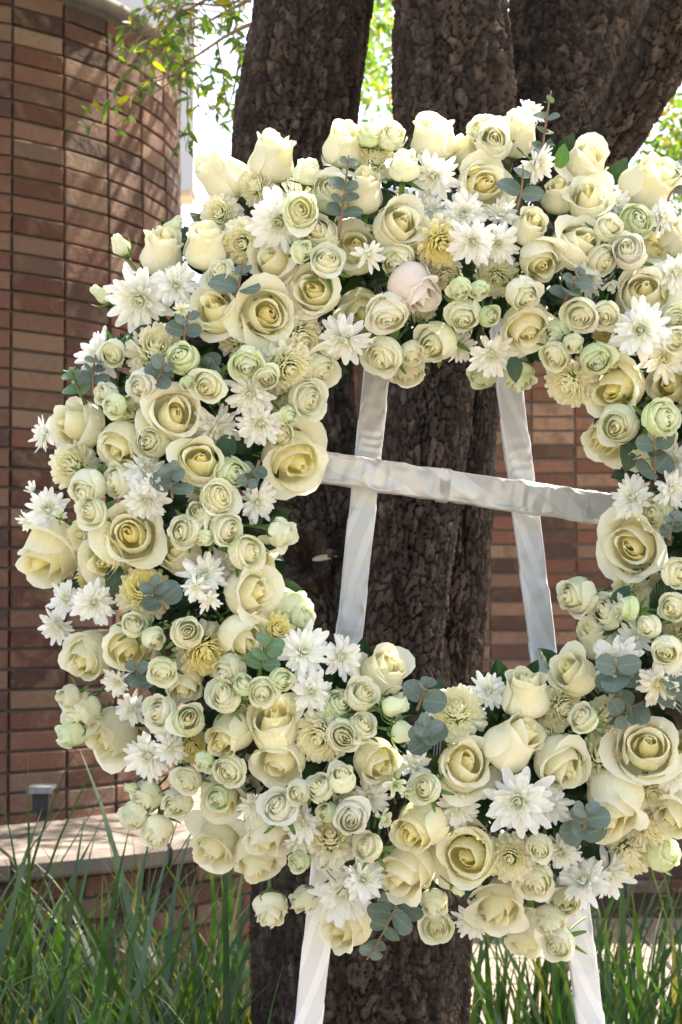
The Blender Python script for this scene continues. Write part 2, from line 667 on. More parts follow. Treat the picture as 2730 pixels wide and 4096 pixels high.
# curved bench wall round the tower foot
bench = empty('bench_wall', TC)
tag(bench, 'low curved brick bench wall with pale stone top at the tower foot', 'bench')
BZ, BRAD = .585, 1.83
P = np.array([[(r * math.cos(t), r * math.sin(t), z) for t in np.linspace(0, 2 * math.pi, 121)[:-1]] for r, z in ((BRAD - .012, 0), (BRAD - .012, BZ - .002))])
link('mortar_core', fast_grid('bench_core', P, True, M['mortar']), bench)
cap_r = [(1.13, BZ), (BRAD + .055, BZ), (BRAD + .075, BZ + .012), (BRAD + .078, BZ + .055), (BRAD + .06, BZ + .073), (BRAD - .1, BZ + .076), (1.13, BZ + .077)]
n_cap = 22
for q in range(n_cap):
    t0, t1 = 2 * math.pi * q / n_cap + .004, 2 * math.pi * (q + 1) / n_cap - .004
    ts = np.linspace(t0, t1, 9)
    P = np.array([[(r * math.cos(t), r * math.sin(t), z) for t in ts] for r, z in cap_r])
    mb = MB()
    mb.grid(P)
    n0 = len(ts)
    mb.f.append(tuple(i * n0 for i in range(len(cap_r))))
    mb.f.append(tuple(i * n0 + n0 - 1 for i in range(len(cap_r)))[::-1])
    link('cap_stone', mb.mesh('cap_stone', M['cap_stone'], False), bench)
DB = .217 / BRAD
for i in range(7):
    z = BZ - .045 - i * BR_ROW
    for kcol in range(-3, 14):
        th = .15 + kcol * DB + (.5 * DB if i % 2 else 0)
        r = BRAD - .042 + rb.uniform(-.002, .002)
        o = link('brick', rb.choice(BRICKS), bench, brick_colour(rb))
        o.matrix_local = Matrix.Translation((r * math.sin(th), -r * math.cos(th), z)) @ Matrix.Rotation(th, 4, 'Z')

# straight brick wall behind the tree
WY = 7.4
wall = empty('brick_wall', (0, WY, 0))
tag(wall, 'reddish brown stacked brick wall behind the tree trunks and easel', 'wall')
WALL_TOP = 2.80
mb = MB()
mb.box((4.0, .10 + .012, WALL_TOP / 2), (10.4, .20, WALL_TOP))
link('mortar_core', mb.mesh('wall_core', M['wall_mortar'], False), wall)
singles, rest = [], []
for i in range(int(WALL_TOP / BR_ROW)):
    z = .04 + i * BR_ROW
    for kcol in range(0, 46):
        x = -1.15 + kcol * .226
        p = Vector((x, .045 + rb.uniform(-.0025, .0025), z))
        Mx = Matrix.Translation(p) @ Matrix.Rotation(rb.uniform(-.006, .006), 4, 'Z')
        px, py, _ = project(Vector((x, WY, z)))
        vis = (1850 < px < 2560 and 1400 < py < 2900) or (1850 < px < 2780 and 3380 < py < 3600)
        (singles if vis else rest).append((Mx, .216 / .207))
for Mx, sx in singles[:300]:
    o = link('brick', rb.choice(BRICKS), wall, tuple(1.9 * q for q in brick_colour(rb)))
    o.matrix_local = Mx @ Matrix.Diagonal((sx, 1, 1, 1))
brick_field('far_bricks', rest + singles[300:], wall)
mb = MB()
mb.box((4.0, .10, WALL_TOP + .045), (10.5, .30, .085))
link('coping', mb.mesh('coping', M['cap_stone'], False), wall)

# small lamp box at the foot of the tower
p = at(165, 3160, 4.98)
lampbox = empty('wall_light', p)
tag(lampbox, 'small black light fitting with grey top low on the brick tower', 'light fitting')
mb = MB()
mb.box((0, .02, -.035), (.055, .06, .07))
mb.box((0, .05, -.085), (.035, .05, .04))
link('housing', mb.mesh('housing', M['black_metal'], False), lampbox)
mb = MB()
mb.box((0, .01, .008), (.085, .085, .012))
mb.box((0, -.028, .002), (.085, .008, .022))
link('lid', mb.mesh('lid', M['grey_metal'], False), lampbox)

# pale building far behind the tower
bld = empty('white_building', (-4, 20, 0))
tag(bld, 'pale grey building behind the tower with an overhanging upper storey', 'building')
a = at(700, 760, 20.0)
b_ = at(775, 760, 20.0)
mb = MB()
mb.box((b_.x + 4 - 5, .25, a.z + 4), (10, .5, 8))
link('upper_storey', mb.mesh('upper_storey', M['white_wall'], False), bld)
mb = MB()
mb.box((b_.x + 4 - 5.0, .25, a.z - .04), (9.9, .44, .08))
link('soffit', mb.mesh('soffit', M['soffit'], False), bld)
mb = MB()
mb.box((b_.x + 4 - 6.5, 2.2, a.z / 2 + 3.9), (10, 3.4, a.z + 7.8))
link('lower_wall', mb.mesh('lower_wall', M['white_wall'], False), bld)
for q in range(4):
    mb = MB()
    mb.box((b_.x + 4 - 5, -.012, a.z + 1.7 + q * 1.8), (10.02, .05, .03))
    link('panel_joint', mb.mesh('panel_joint', M['grey_metal'], False), bld)

# ------------------------------------------------------------------ tree
def hash2(ix, iy, seed):
    h = (ix.astype(np.int64) * 374761393 + iy.astype(np.int64) * 668265263 + seed * 1442695041) & 0x7fffffff
    h = ((h ^ (h >> 13)) * 1274126177) & 0x7fffffff
    return ((h ^ (h >> 16)) & 0xffffff) / float(0xffffff)


def worley(u, v, per, seed):
    iu, iv = np.floor(u).astype(np.int64), np.floor(v).astype(np.int64)
    f1 = np.full(u.shape, 9.0)
    f2 = np.full(u.shape, 9.0)
    idv = np.zeros(u.shape)
    for a in (-1, 0, 1):
        for b in (-1, 0, 1):
            cu, cv = iu + a, iv + b
            hx = hash2(np.mod(cu, per), cv, seed)
            hy = hash2(np.mod(cu, per), cv, seed + 17)
            ex, ey = np.abs(cu + .1 + .8 * hx - u), np.abs(cv + .1 + .8 * hy - v)
            d = .45 * np.hypot(ex, ey) + .55 * np.maximum(ex, ey)
            nearer = d < f1
            f2 = np.where(nearer, f1, np.minimum(f2, d))
            idv = np.where(nearer, hash2(np.mod(cu, per), cv, seed + 31), idv)
            f1 = np.where(nearer, d, f1)
    return f1, f2, idv


def vnoise(u, v, per, seed):
    iu, iv = np.floor(u).astype(np.int64), np.floor(v).astype(np.int64)
    fu, fv = u - iu, v - iv
    fu, fv = fu * fu * (3 - 2 * fu), fv * fv * (3 - 2 * fv)
    g00 = hash2(np.mod(iu, per), iv, seed)
    g10 = hash2(np.mod(iu + 1, per), iv, seed)
    g01 = hash2(np.mod(iu, per), iv + 1, seed)
    g11 = hash2(np.mod(iu + 1, per), iv + 1, seed)
    return (g00 * (1 - fu) + g10 * fu) * (1 - fv) + (g01 * (1 - fu) + g11 * fu) * fv


def catmull(pts, n):
    pts = np.asarray(pts, float)
    pts = np.vstack([2 * pts[0] - pts[1], pts, 2 * pts[-1] - pts[-2]])
    m = len(pts) - 3
    t = np.linspace(0, m, n)
    i = np.minimum(t.astype(int), m - 1)
    f = (t - i)[:, None]
    p0, p1, p2, p3 = pts[i], pts[i + 1], pts[i + 2], pts[i + 3]
    return .5 * (2 * p1 + (p2 - p0) * f + (2 * p0 - 5 * p1 + 4 * p2 - p3) * f ** 2 + (3 * p1 - p0 - 3 * p2 + p3) * f ** 3)


def catmull_at(pts, u):
    pts = np.asarray(pts, float)
    pts = np.vstack([2 * pts[0] - pts[1], pts, 2 * pts[-1] - pts[-2]])
    m = len(pts) - 3
    t = np.clip(u, 0, 1) * m
    i = np.minimum(t.astype(int), m - 1)
    f = (t - i)[:, None]
    p0, p1, p2, p3 = pts[i], pts[i + 1], pts[i + 2], pts[i + 3]
    return .5 * (2 * p1 + (p2 - p0) * f + (2 * p0 - 5 * p1 + 4 * p2 - p3) * f ** 2 + (3 * p1 - p0 - 3 * p2 + p3) * f ** 3)


def bark_tube(name, keys, parent, seed, step=.0029, plate=.0155, knots=()):
    """keys: (px, py, r_px, Y) -> a limb with cracked bark plates in real relief."""
    pts = []
    for px, py, rp, Y in keys:
        p = at(px, py, Y)
        pts.append((p.x, p.y, p.z, rp * Y / F_PX))
    dense = catmull(pts, 60)
    seg = np.linalg.norm(np.diff(dense[:, :3], axis=0), axis=1)
    cum = np.concatenate([[0], np.cumsum(seg)])
    L = cum[-1]
    # rows: fine where the picture shows the limb, coarse beyond it
    tl, sl = [], [0.0]
    zz = np.interp(np.linspace(0, 1, 60), np.linspace(0, 1, 60), [project(d[:3])[1] for d in dense])
    while sl[-1] < L:
        t_ = np.interp(sl[-1], cum, np.linspace(0, 1, 60))
        py_ = np.interp(t_, np.linspace(0, 1, 60), zz)
        sl.append(sl[-1] + (step if -60 < py_ < 4170 else .03))
    s = np.array(sl[:-1])
    C = catmull_at(pts, np.interp(s, cum, np.linspace(0, 1, 60)))
    nv = len(s)
    rm = C[:, 3].mean()
    T = np.gradient(C[:, :3], axis=0)
    T /= np.linalg.norm(T, axis=1)[:, None]
    ref = np.array([0.0, 1.0, 0.0])
    A = np.cross(T, ref)
    A /= np.linalg.norm(A, axis=1)[:, None]
    B = np.cross(T, A)
    # angles: the side facing the camera is finer than the back
    a0 = math.atan2(float(-B.mean(axis=0)[1]), float(-A.mean(axis=0)[1]))
    half = R(104)
    nf, nb_ = int(2 * half * rm / step), 22
    ang = a0 + np.concatenate([np.linspace(-half, half, nf), np.linspace(half, 2 * math.pi - half, nb_)[1:-1]])
    ang = np.mod(ang, 2 * math.pi)
    per = max(6, int(round(2 * math.pi * rm / plate)))
    U, V = np.meshgrid(ang / (2 * math.pi) * per, s / (plate * 2.0))
    wu = (vnoise(U * .5, V * .5, max(3, per // 2), seed + 3) - .5) * 1.3 + (vnoise(U * 2, V * 2, per * 2, seed + 4) - .5) * .5
    wv = (vnoise(U * .5, V * .5, max(3, per // 2), seed + 5) - .5) * 1.3 + (vnoise(U * 2, V * 2, per * 2, seed + 6) - .5) * .5
    f1, f2, idv = worley(U + wu, V + wv, per, seed)
    e = np.clip((f2 - f1 - .03) / .075, 0, 1)
    plateh = e * e * (3 - 2 * e)
    g1, g2, id2 = worley(U * 2 + wv, V * 2.2 + wu, per * 2, seed + 77)
    e2 = np.clip((g2 - g1) / .35, 0, 1)
    lump = vnoise(U * .25, V * .12, max(2, per // 4), seed + 9) - .5
    fine = vnoise(U * 3, V * 4, per * 3, seed + 11) - .5
    fu_ = np.abs(vnoise(U * .45 + wu * .6, V * .10 + wv * .15, max(2, int(per * .45)), seed + 21) - .5)
    furrow = np.exp(-(fu_ / .045) ** 2)
    disp = -furrow * .010 + (plateh - 1) * .012 + (plateh * (idv - .5)) * .0055 + (e2 - 1) * .0022 * plateh + fine * .0030 * plateh
    ca, sa = np.cos(ang)[None, :], np.sin(ang)[None, :]
    lob = 1 + .035 * np.cos(2 * ang + seed)[None, :] + .03 * np.cos(3 * ang + 2 * seed)[None, :] + lump * .09
    rad = C[:, 3][:, None] * lob + disp
    for (kx, ky, kY, kr, kd) in knots:
        kp = np.array(at(kx, ky, kY))
        Q0 = C[:, None, :3] + A[:, None, :] * (rad * ca)[:, :, None] + B[:, None, :] * (rad * sa)[:, :, None]
        dk = np.linalg.norm(Q0 - kp, axis=2) / kr
        rad = rad - kd * np.exp(-dk ** 2 * 2.2) + kd * .55 * np.exp(-((dk - 1.15) / .3) ** 2)
    P = C[:, None, :3] + A[:, None, :] * (rad * ca)[:, :, None] + B[:, None, :] * (rad * sa)[:, :, None]
    me = fast_grid(name, P, True, M['bark'])
    at_ = me.attributes.new('plate', 'FLOAT', 'POINT')
    at_.data.foreach_set('value', (.65 * idv + .35 * id2).astype(np.float32).ravel())
    return link(name, me, parent)


tree = empty('oak_tree', (0, 0, 0))
tag(tree, 'large tree with several thick trunks of dark cracked bark behind the wreath', 'tree')
bark_tube('trunk', [(1430, 7100, 500, 2.86), (1432, 5000, 440, 2.86), (1438, 4096, 418, 2.86), (1442, 3550, 425, 2.86), (1450, 3050, 395, 2.88), (1480, 2700, 330, 2.92), (1500, 2350, 250, 2.96)], tree, 1)
bark_tube('trunk', [(1390, 3200, 250, 2.86), (1330, 2700, 232, 2.90), (1270, 2250, 222, 2.95), (1200, 1600, 222, 3.0), (1150, 1000, 230, 3.02), (1172, 560, 258, 3.02), (1255, 0, 246, 3.0), (1350, -600, 235, 3.0), (1440, -1100, 200, 3.05)], tree, 2, knots=((1215, 2235, 2.84, .045, .05),))
bark_tube('trunk', [(1510, 3200, 250, 2.74), (1580, 2650, 205, 2.76), (1660, 2100, 182, 2.78), (1725, 1550, 180, 2.80), (1785, 950, 212, 2.80), (1820, 480, 258, 2.80), (1812, 0, 243, 2.80), (1800, -600, 235, 2.8), (1760, -1100, 200, 2.8)], tree, 3)
bark_tube('trunk', [(1690, 3200, 190, 2.92), (1770, 2650, 165, 2.96), (1830, 2100, 148, 3.0), (1885, 1550, 125, 3.05), (2000, 1000, 190, 3.15), (2180, 520, 250, 3.35), (2320, 0, 290, 3.5), (2430, -600, 290, 3.6), (2500, -1100, 250, 3.7)], tree, 4)
bark_tube('trunk', [(1960, 1250, 150, 3.0), (2120, 960, 140, 2.92), (2260, 780, 130, 2.86), (2375, 640, 120, 2.82), (2500, 470, 118, 2.78), (2650, 200, 135, 2.74), (2760, 0, 145, 2.7), (2950, -400, 145, 2.62), (3200, -900, 120, 2.55)], tree, 5)

def leaf_blade(L, W, fold=.2, droop=.15, n=5, point=1.0):
    """A leaf along +X, midrib fold, tapered tip: (n, 3, 3)."""
    out = []
    for i in range(n):
        t = i / (n - 1)
        w = W * .5 * (math.sin(math.pi * min(1, t * .94 + .06) ** .8) ** .8 if t < 1 else 0.02)
        z = -droop * L * t * t
        out.append([(L * t, -w, z + fold * w), (L * t, 0, z), (L * t, w, z + fold * w)])
    return np.array(out)


OAK_LEAVES = []
for q, (L_, W_, fo, dr) in enumerate(((.062, .022, .25, .15), (.055, .021, .1, .3), (.068, .023, .35, .05))):
    mb = MB()
    mb.grid(leaf_blade(L_, W_, fo, dr, 6))
    OAK_LEAVES.append(mb.mesh('oak_leaf', M['oak_leaf']))
LEAF_TINTS = [(1, 1, 1)] * 6 + [(1.5, 1.35, .7), (1.9, 1.6, .8), (.8, .9, .9), (3.6, 1.8, .5), (4.2, 2.6, .6)]


def rand_rot(rr, droop=True):
    d = Vector((rr.uniform(-1, 1), rr.uniform(-1, 1), rr.uniform(-1.1, .35) if droop else rr.uniform(-.7, .5))).normalized()
    q = d.to_track_quat('X', 'Z')
    return q @ Quaternion((1, 0, 0), rr.uniform(-1.2, 1.2))


def leaf_branch(pts, n_leaves, seed, spread=.06, r0=.006, as_parts=True, leaves_scale=.62, clump=None):
    """A thin branch (part of the tree) with its leaves as pieces of their own."""
    rr = random.Random(seed)
    C = catmull(pts, 26)
    mb = MB()
    mb.tube([tuple(c) for c in C], [r0 * (1 - .8 * i / 25) for i in range(26)], 6)
    twig_paths = []
    for q in range(max(3, n_leaves // 9)):
        i0 = rr.randrange(3, 25)
        p0 = Vector(C[i0])
        d = Vector((rr.uniform(-1, 1), rr.uniform(-1, 1), rr.uniform(-1, .6))).normalized()
        tp = [p0 + d * (spread * 1.7 * t) + Vector((0, 0, -.05 * t * t)) for t in (0, .35, .7, 1.0)]
        mb.tube(tp, [r0 * .4, r0 * .3, r0 * .25, r0 * .15], 5)
        twig_paths.append(tp)
    br = link('branch', mb.mesh('branch', M['twig']), tree)
    for q in range(n_leaves):
        tp = rr.choice(twig_paths)
        a, b = rr.choice(((0, 1), (1, 2), (2, 3), (2, 3)))
        p = tp[a].lerp(tp[b], rr.random())
        o = link('leaf', rr.choice(OAK_LEAVES), br, rr.choice(LEAF_TINTS))
        s = rr.uniform(.75, 1.2) * leaves_scale
        o.matrix_local = Matrix.Translation(p) @ rand_rot(rr).to_matrix().to_4x4() @ Matrix.Scale(s, 4)
    return br


def A3(px, py, Y):
    p = at(px, py, Y)
    return (p.x, p.y, p.z)


# branches hanging into view at the upper left, by the tower and at the right
leaf_branch([A3(1050, 80, 3.4), A3(930, 130, 3.5), A3(800, 215, 3.6), A3(730, 260, 3.7), A3(690, 330, 3.7)], 95, 11, .11)
leaf_branch([A3(1010, -60, 3.6), A3(850, -10, 3.7), A3(740, 40, 3.8), A3(640, 20, 3.9)], 170, 12, .14)
leaf_branch([A3(1000, 0, 4.2), A3(880, 60, 4.2), A3(760, 120, 4.3), A3(660, 110, 4.3)], 150, 13, .18)
leaf_branch([A3(1040, -30, 4.6), A3(900, 20, 4.6), A3(800, 15, 4.7), A3(700, 10, 4.8), A3(620, -20, 4.8)], 150, 16, .15)
leaf_branch([A3(960, 240, 3.9), A3(940, 340, 3.9), A3(915, 440, 3.9), A3(890, 530, 3.9)], 26, 14, .07, .004)
leaf_branch([A3(700, -140, 3.3), A3(560, 150, 3.2), A3(430, 400, 3.1), A3(310, 490, 3.0)], 0, 15, .05, .0016)
for q, (px, py, tint) in enumerate(((440, 400, 0), (455, 425, 0), (470, 415, 9), (400, 445, 9), (425, 440, 10), (365, 460, 0), (385, 490, 0), (300, 510, 0), (315, 490, 0), (345, 505, 0))):
    o = link('leaf', OAK_LEAVES[q % 3], tree.children[-1] if False else None, LEAF_TINTS[tint])
    o.parent = [c for c in tree.children if c.name.startswith('branch')][-1]
    o.matrix_local = Matrix.Translation(at(px, py, 3.05)) @ rand_rot(random.Random(q + 60)).to_matrix().to_4x4() @ Matrix.Scale(.6, 4)


# overhead crown: a mass nobody could count
def leaf_mass(name, centres, per, spread, seed, parent, scale=1.0, mat='oak_mass', rays=()):
    rr = np.random.default_rng(seed)
    N = len(centres) * per
    c = np.repeat(np.asarray(centres), per, axis=0) + rr.normal(0, 1, (N, 3)) * np.array(spread)
    keep = np.ones(N, bool)
    S = np.array(TO_SUN)
    for (pt, rad) in rays:
        d = c - np.array(pt)
        t = d @ S
        dist = np.linalg.norm(d - t[:, None] * S, axis=1)
        keep &= ~((dist < rad) & (t > 0))
    c = c[keep]
    N = len(c)
    base = leaf_blade(.066, .027, .2, .15, 4) * scale
    nb = base.reshape(-1, 3)
    d = rr.normal(0, 1, (N, 3))
    d[:, 2] -= .3
    d /= np.linalg.norm(d, axis=1)[:, None]
    up = rr.normal(0, 1, (N, 3))
    y = np.cross(up, d)
    y /= np.linalg.norm(y, axis=1)[:, None]
    z = np.cross(d, y)
    V = c[:, None, :] + nb[None, :, 0:1] * d[:, None, :] + nb[None, :, 1:2] * y[:, None, :] + nb[None, :, 2:3] * z[:, None, :]
    fq = np.array(grid_faces(4, 3))
    Q = (fq[None] + (np.arange(N) * len(nb))[:, None, None]).reshape(-1, 4)
    o = link(name, fast_mesh(name, V.reshape(-1, 3), Q, M[mat]), parent)
    o['kind'] = 'stuff'
    return o


def make_oak_mass():
    k = NT('oak_mass')
    geo = k.n('NewGeometry')
    c = k.ramp(geo.outputs['Random Per Island'], [(0, (.05, .10, .018)), (.4, (.075, .135, .022)), (.75, (.10, .16, .025)), (.88, (.18, .19, .03)), (.95, (.28, .22, .03)), (1.0, (.33, .14, .03))])
    s = k.bsdf(c, .4, .4)
    return k.out(k.translucent(s, k.mix(1.0, c, (1.6, 1.7, .6), 'MULTIPLY'), .45))


M['oak_mass'] = make_oak_mass()
rc = random.Random(21)
cent = []
while len(cent) < 200:
    x, y, z = rc.uniform(-2.2, 5.4), rc.uniform(2.3, 7.2), rc.uniform(3.4, 6.3)
    if ((x - 1.6) / 3.4) ** 2 + ((y - 4.7) / 2.6) ** 2 > 1:
        continue
    if z < 1.4 + .46 * y + .85:
        continue
    cent.append((x, y, z))
SUN_SPOTS = [(at(2150, 2760, 1.84), .07), (at(2250, 2690, 1.86), .07), (at(2260, 2040, 2.0), .05), (at(2350, 2050, 2.0), .05), (at(2360, 2250, 1.86), .035),
             (at(1830, 640, 1.86), .04), (at(1960, 480, 1.9), .04), (at(2380, 850, 1.84), .04), (at(300, 3390, 4.6), .06), (at(520, 3360, 4.7), .07), (at(120, 3370, 4.6), .06),
             (at(1100, 3900, 3.3), .06), (at(900, 3800, 3.4), .05)]  # crown leaves are cleared toward the sun so light reaches these points
for _ in range(15):
    cent.append((rc.uniform(-.7, 1.2), rc.uniform(6.6, 8.4), rc.uniform(4.9, 5.6)))  # unseen leaf clusters added to dapple the sun on the tower
for _ in range(12):
    cent.append((rc.uniform(.1, 1.3), rc.uniform(5.9, 7.0), rc.uniform(4.8, 5.3)))  # more out-of-view clusters, added to shade the bench top
leaf_mass('crown', cent, 150, (.30, .30, .20), 5, tree, 1.25, rays=SUN_SPOTS)
# limbs carrying the crown
mb = MB()
for q in range(14):
    e = Vector(cent[q * 9])
    s0 = at(*[(1350, -700), (1800, -700), (2450, -700), (3000, -600)][q % 4], [3.0, 2.8, 3.25, 2.8][q % 4])
    m_ = s0.lerp(e, .5) + Vector((0, 0, .25))
    near_ray = False
    for w_pt in catmull([s0, m_, e], 30):
        for (pt, rad_) in SUN_SPOTS:
            d_ = Vector(w_pt) - pt
            near_ray |= (d_ - TO_SUN * d_.dot(TO_SUN)).length < .10
    if near_ray:
        continue
    mb.tube([tuple(c) for c in catmull([s0, m_, e], 10)], list(np.linspace(.05, .008, 10)), 7)
link('limb', mb.mesh('limb', M['bark']), tree)

# second tree beyond the trunks
tree2 = empty('background_tree', (1.5, 12, 0))
tag(tree2, 'sunlit yellow green tree far behind the trunks', 'tree')
mb = MB()
mb.tube([(2.6, 0, 0), (2.62, 0, 1.5), (2.5, 0, 3.0), (2.2, .2, 4.5)], [.14, .12, .10, .06], 10)
mb.tube([(2.5, 0, 2.6), (1.4, .2, 3.6), (.2, .3, 4.4), (-1.0, .2, 4.9)], [.07, .05, .04, .02], 8)
mb.tube([(2.5, 0, 2.8), (3.2, .1, 3.6), (3.8, .1, 4.3)], [.06, .04, .02], 8)
link('trunk', mb.mesh('trunk2', M['bark']), tree2)
cent2 = []
for (px, py, sx, sy, n) in ((1500, 120, 60, 170, 9), (1490, 330, 45, 120, 5), (2680, 480, 60, 110, 7), (2690, 760, 80, 110, 9), (2560, 860, 60, 50, 4), (2720, 620, 60, 120, 6), (2700, 950, 70, 60, 4), (2850, 600, 120, 200, 12), (3000, 300, 160, 250, 14), (1950, -100, 400, 150, 10), (2800, 1000, 120, 60, 6)):
    for _ in range(n):
        p = at(px + rc.gauss(0, sx), py + rc.gauss(0, sy), 12 + rc.gauss(0, .5))
        cent2.append((p.x - 1.5, p.y - 12, p.z))
leaf_mass('crown', cent2, 48, (.15, .2, .15), 8, tree2, 1.45)

# leaf litter on the bench top and the ground
lit = []
for (px, py, Y) in ((190, 3375, 4.75), (250, 3395, 4.7), (420, 3350, 4.9), (530, 3460, 4.6)):
    pass

# pale chip caught in the knot
mb = MB()
mb.grid(leaf_blade(.050, .013, .5, .1, 6))
o = link('wood_chip', mb.mesh('wood_chip', M['dry_leaf']))
o.location = at(1252, 2240, 2.828)
o.rotation_euler = (R(70), R(-10), R(-8))
tag(o, 'pale dry leaf caught at the dark knot of the left trunk', 'dry leaf')

# ------------------------------------------------------------------ easel wrapped in satin ribbon
easel = empty('easel', (at(1700, 4096, 2.02).x, 2.02, 0.0))
tag(easel, 'tall display easel wrapped in white satin ribbon carrying the wreath', 'easel')
E0 = easel.location.copy()


def wrapped_bar(name, p0, p1, w0, w1, th, seed, pitch=.085, wrinkle=.0015, slant=.5, bands=None, pinch=()):
    """A flat bar between two points wrapped in a helical ribbon: overlapping turns and creases in real relief."""
    p0, p1 = Vector(p0) - E0, Vector(p1) - E0
    T = (p1 - p0)
    L = T.length
    T.normalize()
    side = T.cross(Vector((0, 1, 0))).normalized()
    nrm = side.cross(T).normalized()
    nv, nu = int(L / .0035), 44
    s = np.linspace(0, L, nv)[:, None]
    a = np.linspace(0, 2 * math.pi, nu + 1)[:-1][None, :]
    # rounded rectangle (superellipse)
    e = .24
    cx, cy = np.sign(np.cos(a)) * np.abs(np.cos(a)) ** e, np.sign(np.sin(a)) * np.abs(np.sin(a)) ** e
    w = (w0 + (w1 - w0) * s / L) * .5
    x, y = cx * w, cy * th * .5 * np.ones_like(w)
    ph = s / pitch + .9 * vnoise(s * 6 + 0 * a, 0 * s + 0 * a + .5, 100, seed + 8) + slant * cx * .5 + .08 * vnoise(s * 40 + 0 * a, a * 1.2 + 0 * s, 100, seed)
    saw = ph - np.floor(ph)
    lap = .0014 * (1 - saw)
    lap = np.where(saw > .95, lap + .0014 * (saw - .95) / .05, lap)
    wr = 0 * s * a
    for q, (fs, sk, wt_) in enumerate(((26, .9, 1.0), (17, -1.2, 1.0), (44, .5, .45), (60, -.8, .25))):
        nz = vnoise(s * fs + cx * sk + 20, cx * 1.1 + s * 5 + 7 + (np.sin(a) < 0) * 9, 10000, seed + 11 * q)
        wr = wr + (1 - np.abs(2 * nz - 1)) ** 3 * wt_ * wrinkle
    for c0, wd, amp_ in pinch:
        nz = vnoise(s * 95 + cx * 1.5, cx * 1.3 + s * 12 + 3, 10000, seed + 5)
        wr = wr + np.exp(-((s - c0 * L) / wd) ** 2) * (1 - np.abs(2 * nz - 1)) ** 2 * amp_
    k = 1 + (lap + wr) / (th * .5) * .9
    k2 = 1 + (lap + .12 * wr) / w
    X, Y = x * k2, y * k
    P = np.array(p0)[None, None, :] + s[:, :, None] * np.array(T)[None, None, :] + X[:, :, None] * np.array(side) + Y[:, :, None] * np.array(nrm)
    me = fast_grid(name, P, True, M['satin'])
    uvl = me.uv_layers.new(name='UVMap')
    li = np.empty(len(me.loops), dtype=np.int32)
    me.loops.foreach_get('vertex_index', li)
    uvl.data.foreach_set('uv', np.stack([ph.ravel(), (a + 0 * s).ravel()], axis=1).astype(np.float32)[li].ravel())
    return link(name, me, easel)


EY = 2.03
wrapped_bar('leg', at(1585, 760, EY + .02), at(992, 6400, EY), .036, .038, .020, 1, .10, .0022, 1.3, pinch=((.193, .03, .007),))
wrapped_bar('leg', at(1938, 760, EY + .10), at(2657, 6400, EY - .04), .036, .036, .020, 2, .10, .0022, -1.3, pinch=((.213, .03, .006),))
wrapped_bar('crossbar', at(1150, 1850, EY - .026), at(2560, 2058, EY + .045), .041, .043, .018, 3, .14, .0055, .6, pinch=((.24, .04, .008), (.69, .04, .008)))
wrapped_bar('top_bar', at(1500, 800, EY + .03), at(2020, 815, EY + .10), .034, .034, .018, 4, .10, .001, .5)
# ribbed tape bands round the crossbar
for cx, cy in ((1778, 1940), (2388, 2012)):
    mb = MB()
    c = at(cx, cy, EY + .0)
    T = (at(2560, 2058, EY + .045) - at(1150, 1850, EY - .026)).normalized()
    side = T.cross(Vector((0, 1, 0))).normalized()
    nr = side.cross(T).normalized()
    bar0, bar1 = at(1150, 1850, EY - .026), at(2560, 2058, EY + .045)
    c = bar0 + T * (c - bar0).dot(T)
    for q in range(6):
        cc = c + T * ((q - 2.5) * .0026)
        ring = []
        for a in np.linspace(0, 2 * math.pi, 29)[:-1]:
            ex, ey = math.copysign(abs(math.cos(a)) ** .42, math.cos(a)), math.copysign(abs(math.sin(a)) ** .42, math.sin(a))
            ring.append(cc + side * (ex * .0236) + nr * (ey * .0132) - E0)
        mb.tube([tuple(v) for v in ring + ring[:1]], .0011, 6, False)
    link('thread_band', mb.mesh('thread_band', M['tape']), easel)

# ------------------------------------------------------------------ wreath ring
VC = (1034.0, 1166.0)              # ring centre in the 1568 px wide view
V2M = 1.7411 / F_PX
WY0 = 1.93
ring_c = at_v(VC[0], VC[1], WY0)
RM, RH = 620.0 * V2M * WY0, 300.0 * V2M * WY0
P = []
NU_, NV_ = 40, 220
for i in range(NV_):
    t = 2 * math.pi * i / NV_
    row = []
    for j in range(NU_):
        a = 2 * math.pi * j / NU_
        rr_ = .075 + .005 * math.sin(17 * t + 3 * a) + .004 * math.sin(31 * t - 2 * a) + .003 * math.sin(71 * t + 5 * a)
        rad = RM + rr_ * math.cos(a)
        row.append((ring_c.x + rad * math.sin(t), ring_c.y + .04 + .55 * rr_ * math.sin(a), ring_c.z + rad * math.cos(t)))
    P.append(row)
P.append(P[0])
wreath = empty('wreath_base', (ring_c.x, ring_c.y, ring_c.z - RM))
tag(wreath, 'straw wreath ring wrapped in dark film and twine under the flowers', 'wreath')
o = link('straw_ring', fast_grid('straw_ring', np.array(P), True, M['straw']), wreath)
o.matrix_parent_inverse = Matrix.Translation(wreath.location).inverted()
mb = MB()
for q in range(34):
    t0 = 2 * math.pi * q / 34
    for h in range(3):
        pts = []
        for j in range(15):
            a = 2 * math.pi * j / 14
            t = t0 + .012 * h + .07 * (j / 14)
            rad = RM + .086 * math.cos(a)
            pts.append((ring_c.x + rad * math.sin(t), ring_c.y + .04 + .58 * .086 * math.sin(a), ring_c.z + rad * math.cos(t)))
        mb.tube(pts, .0012, 5, False)
o = link('twine', mb.mesh('twine', M['tape']), wreath)
o.matrix_parent_inverse = Matrix.Translation(wreath.location).inverted()

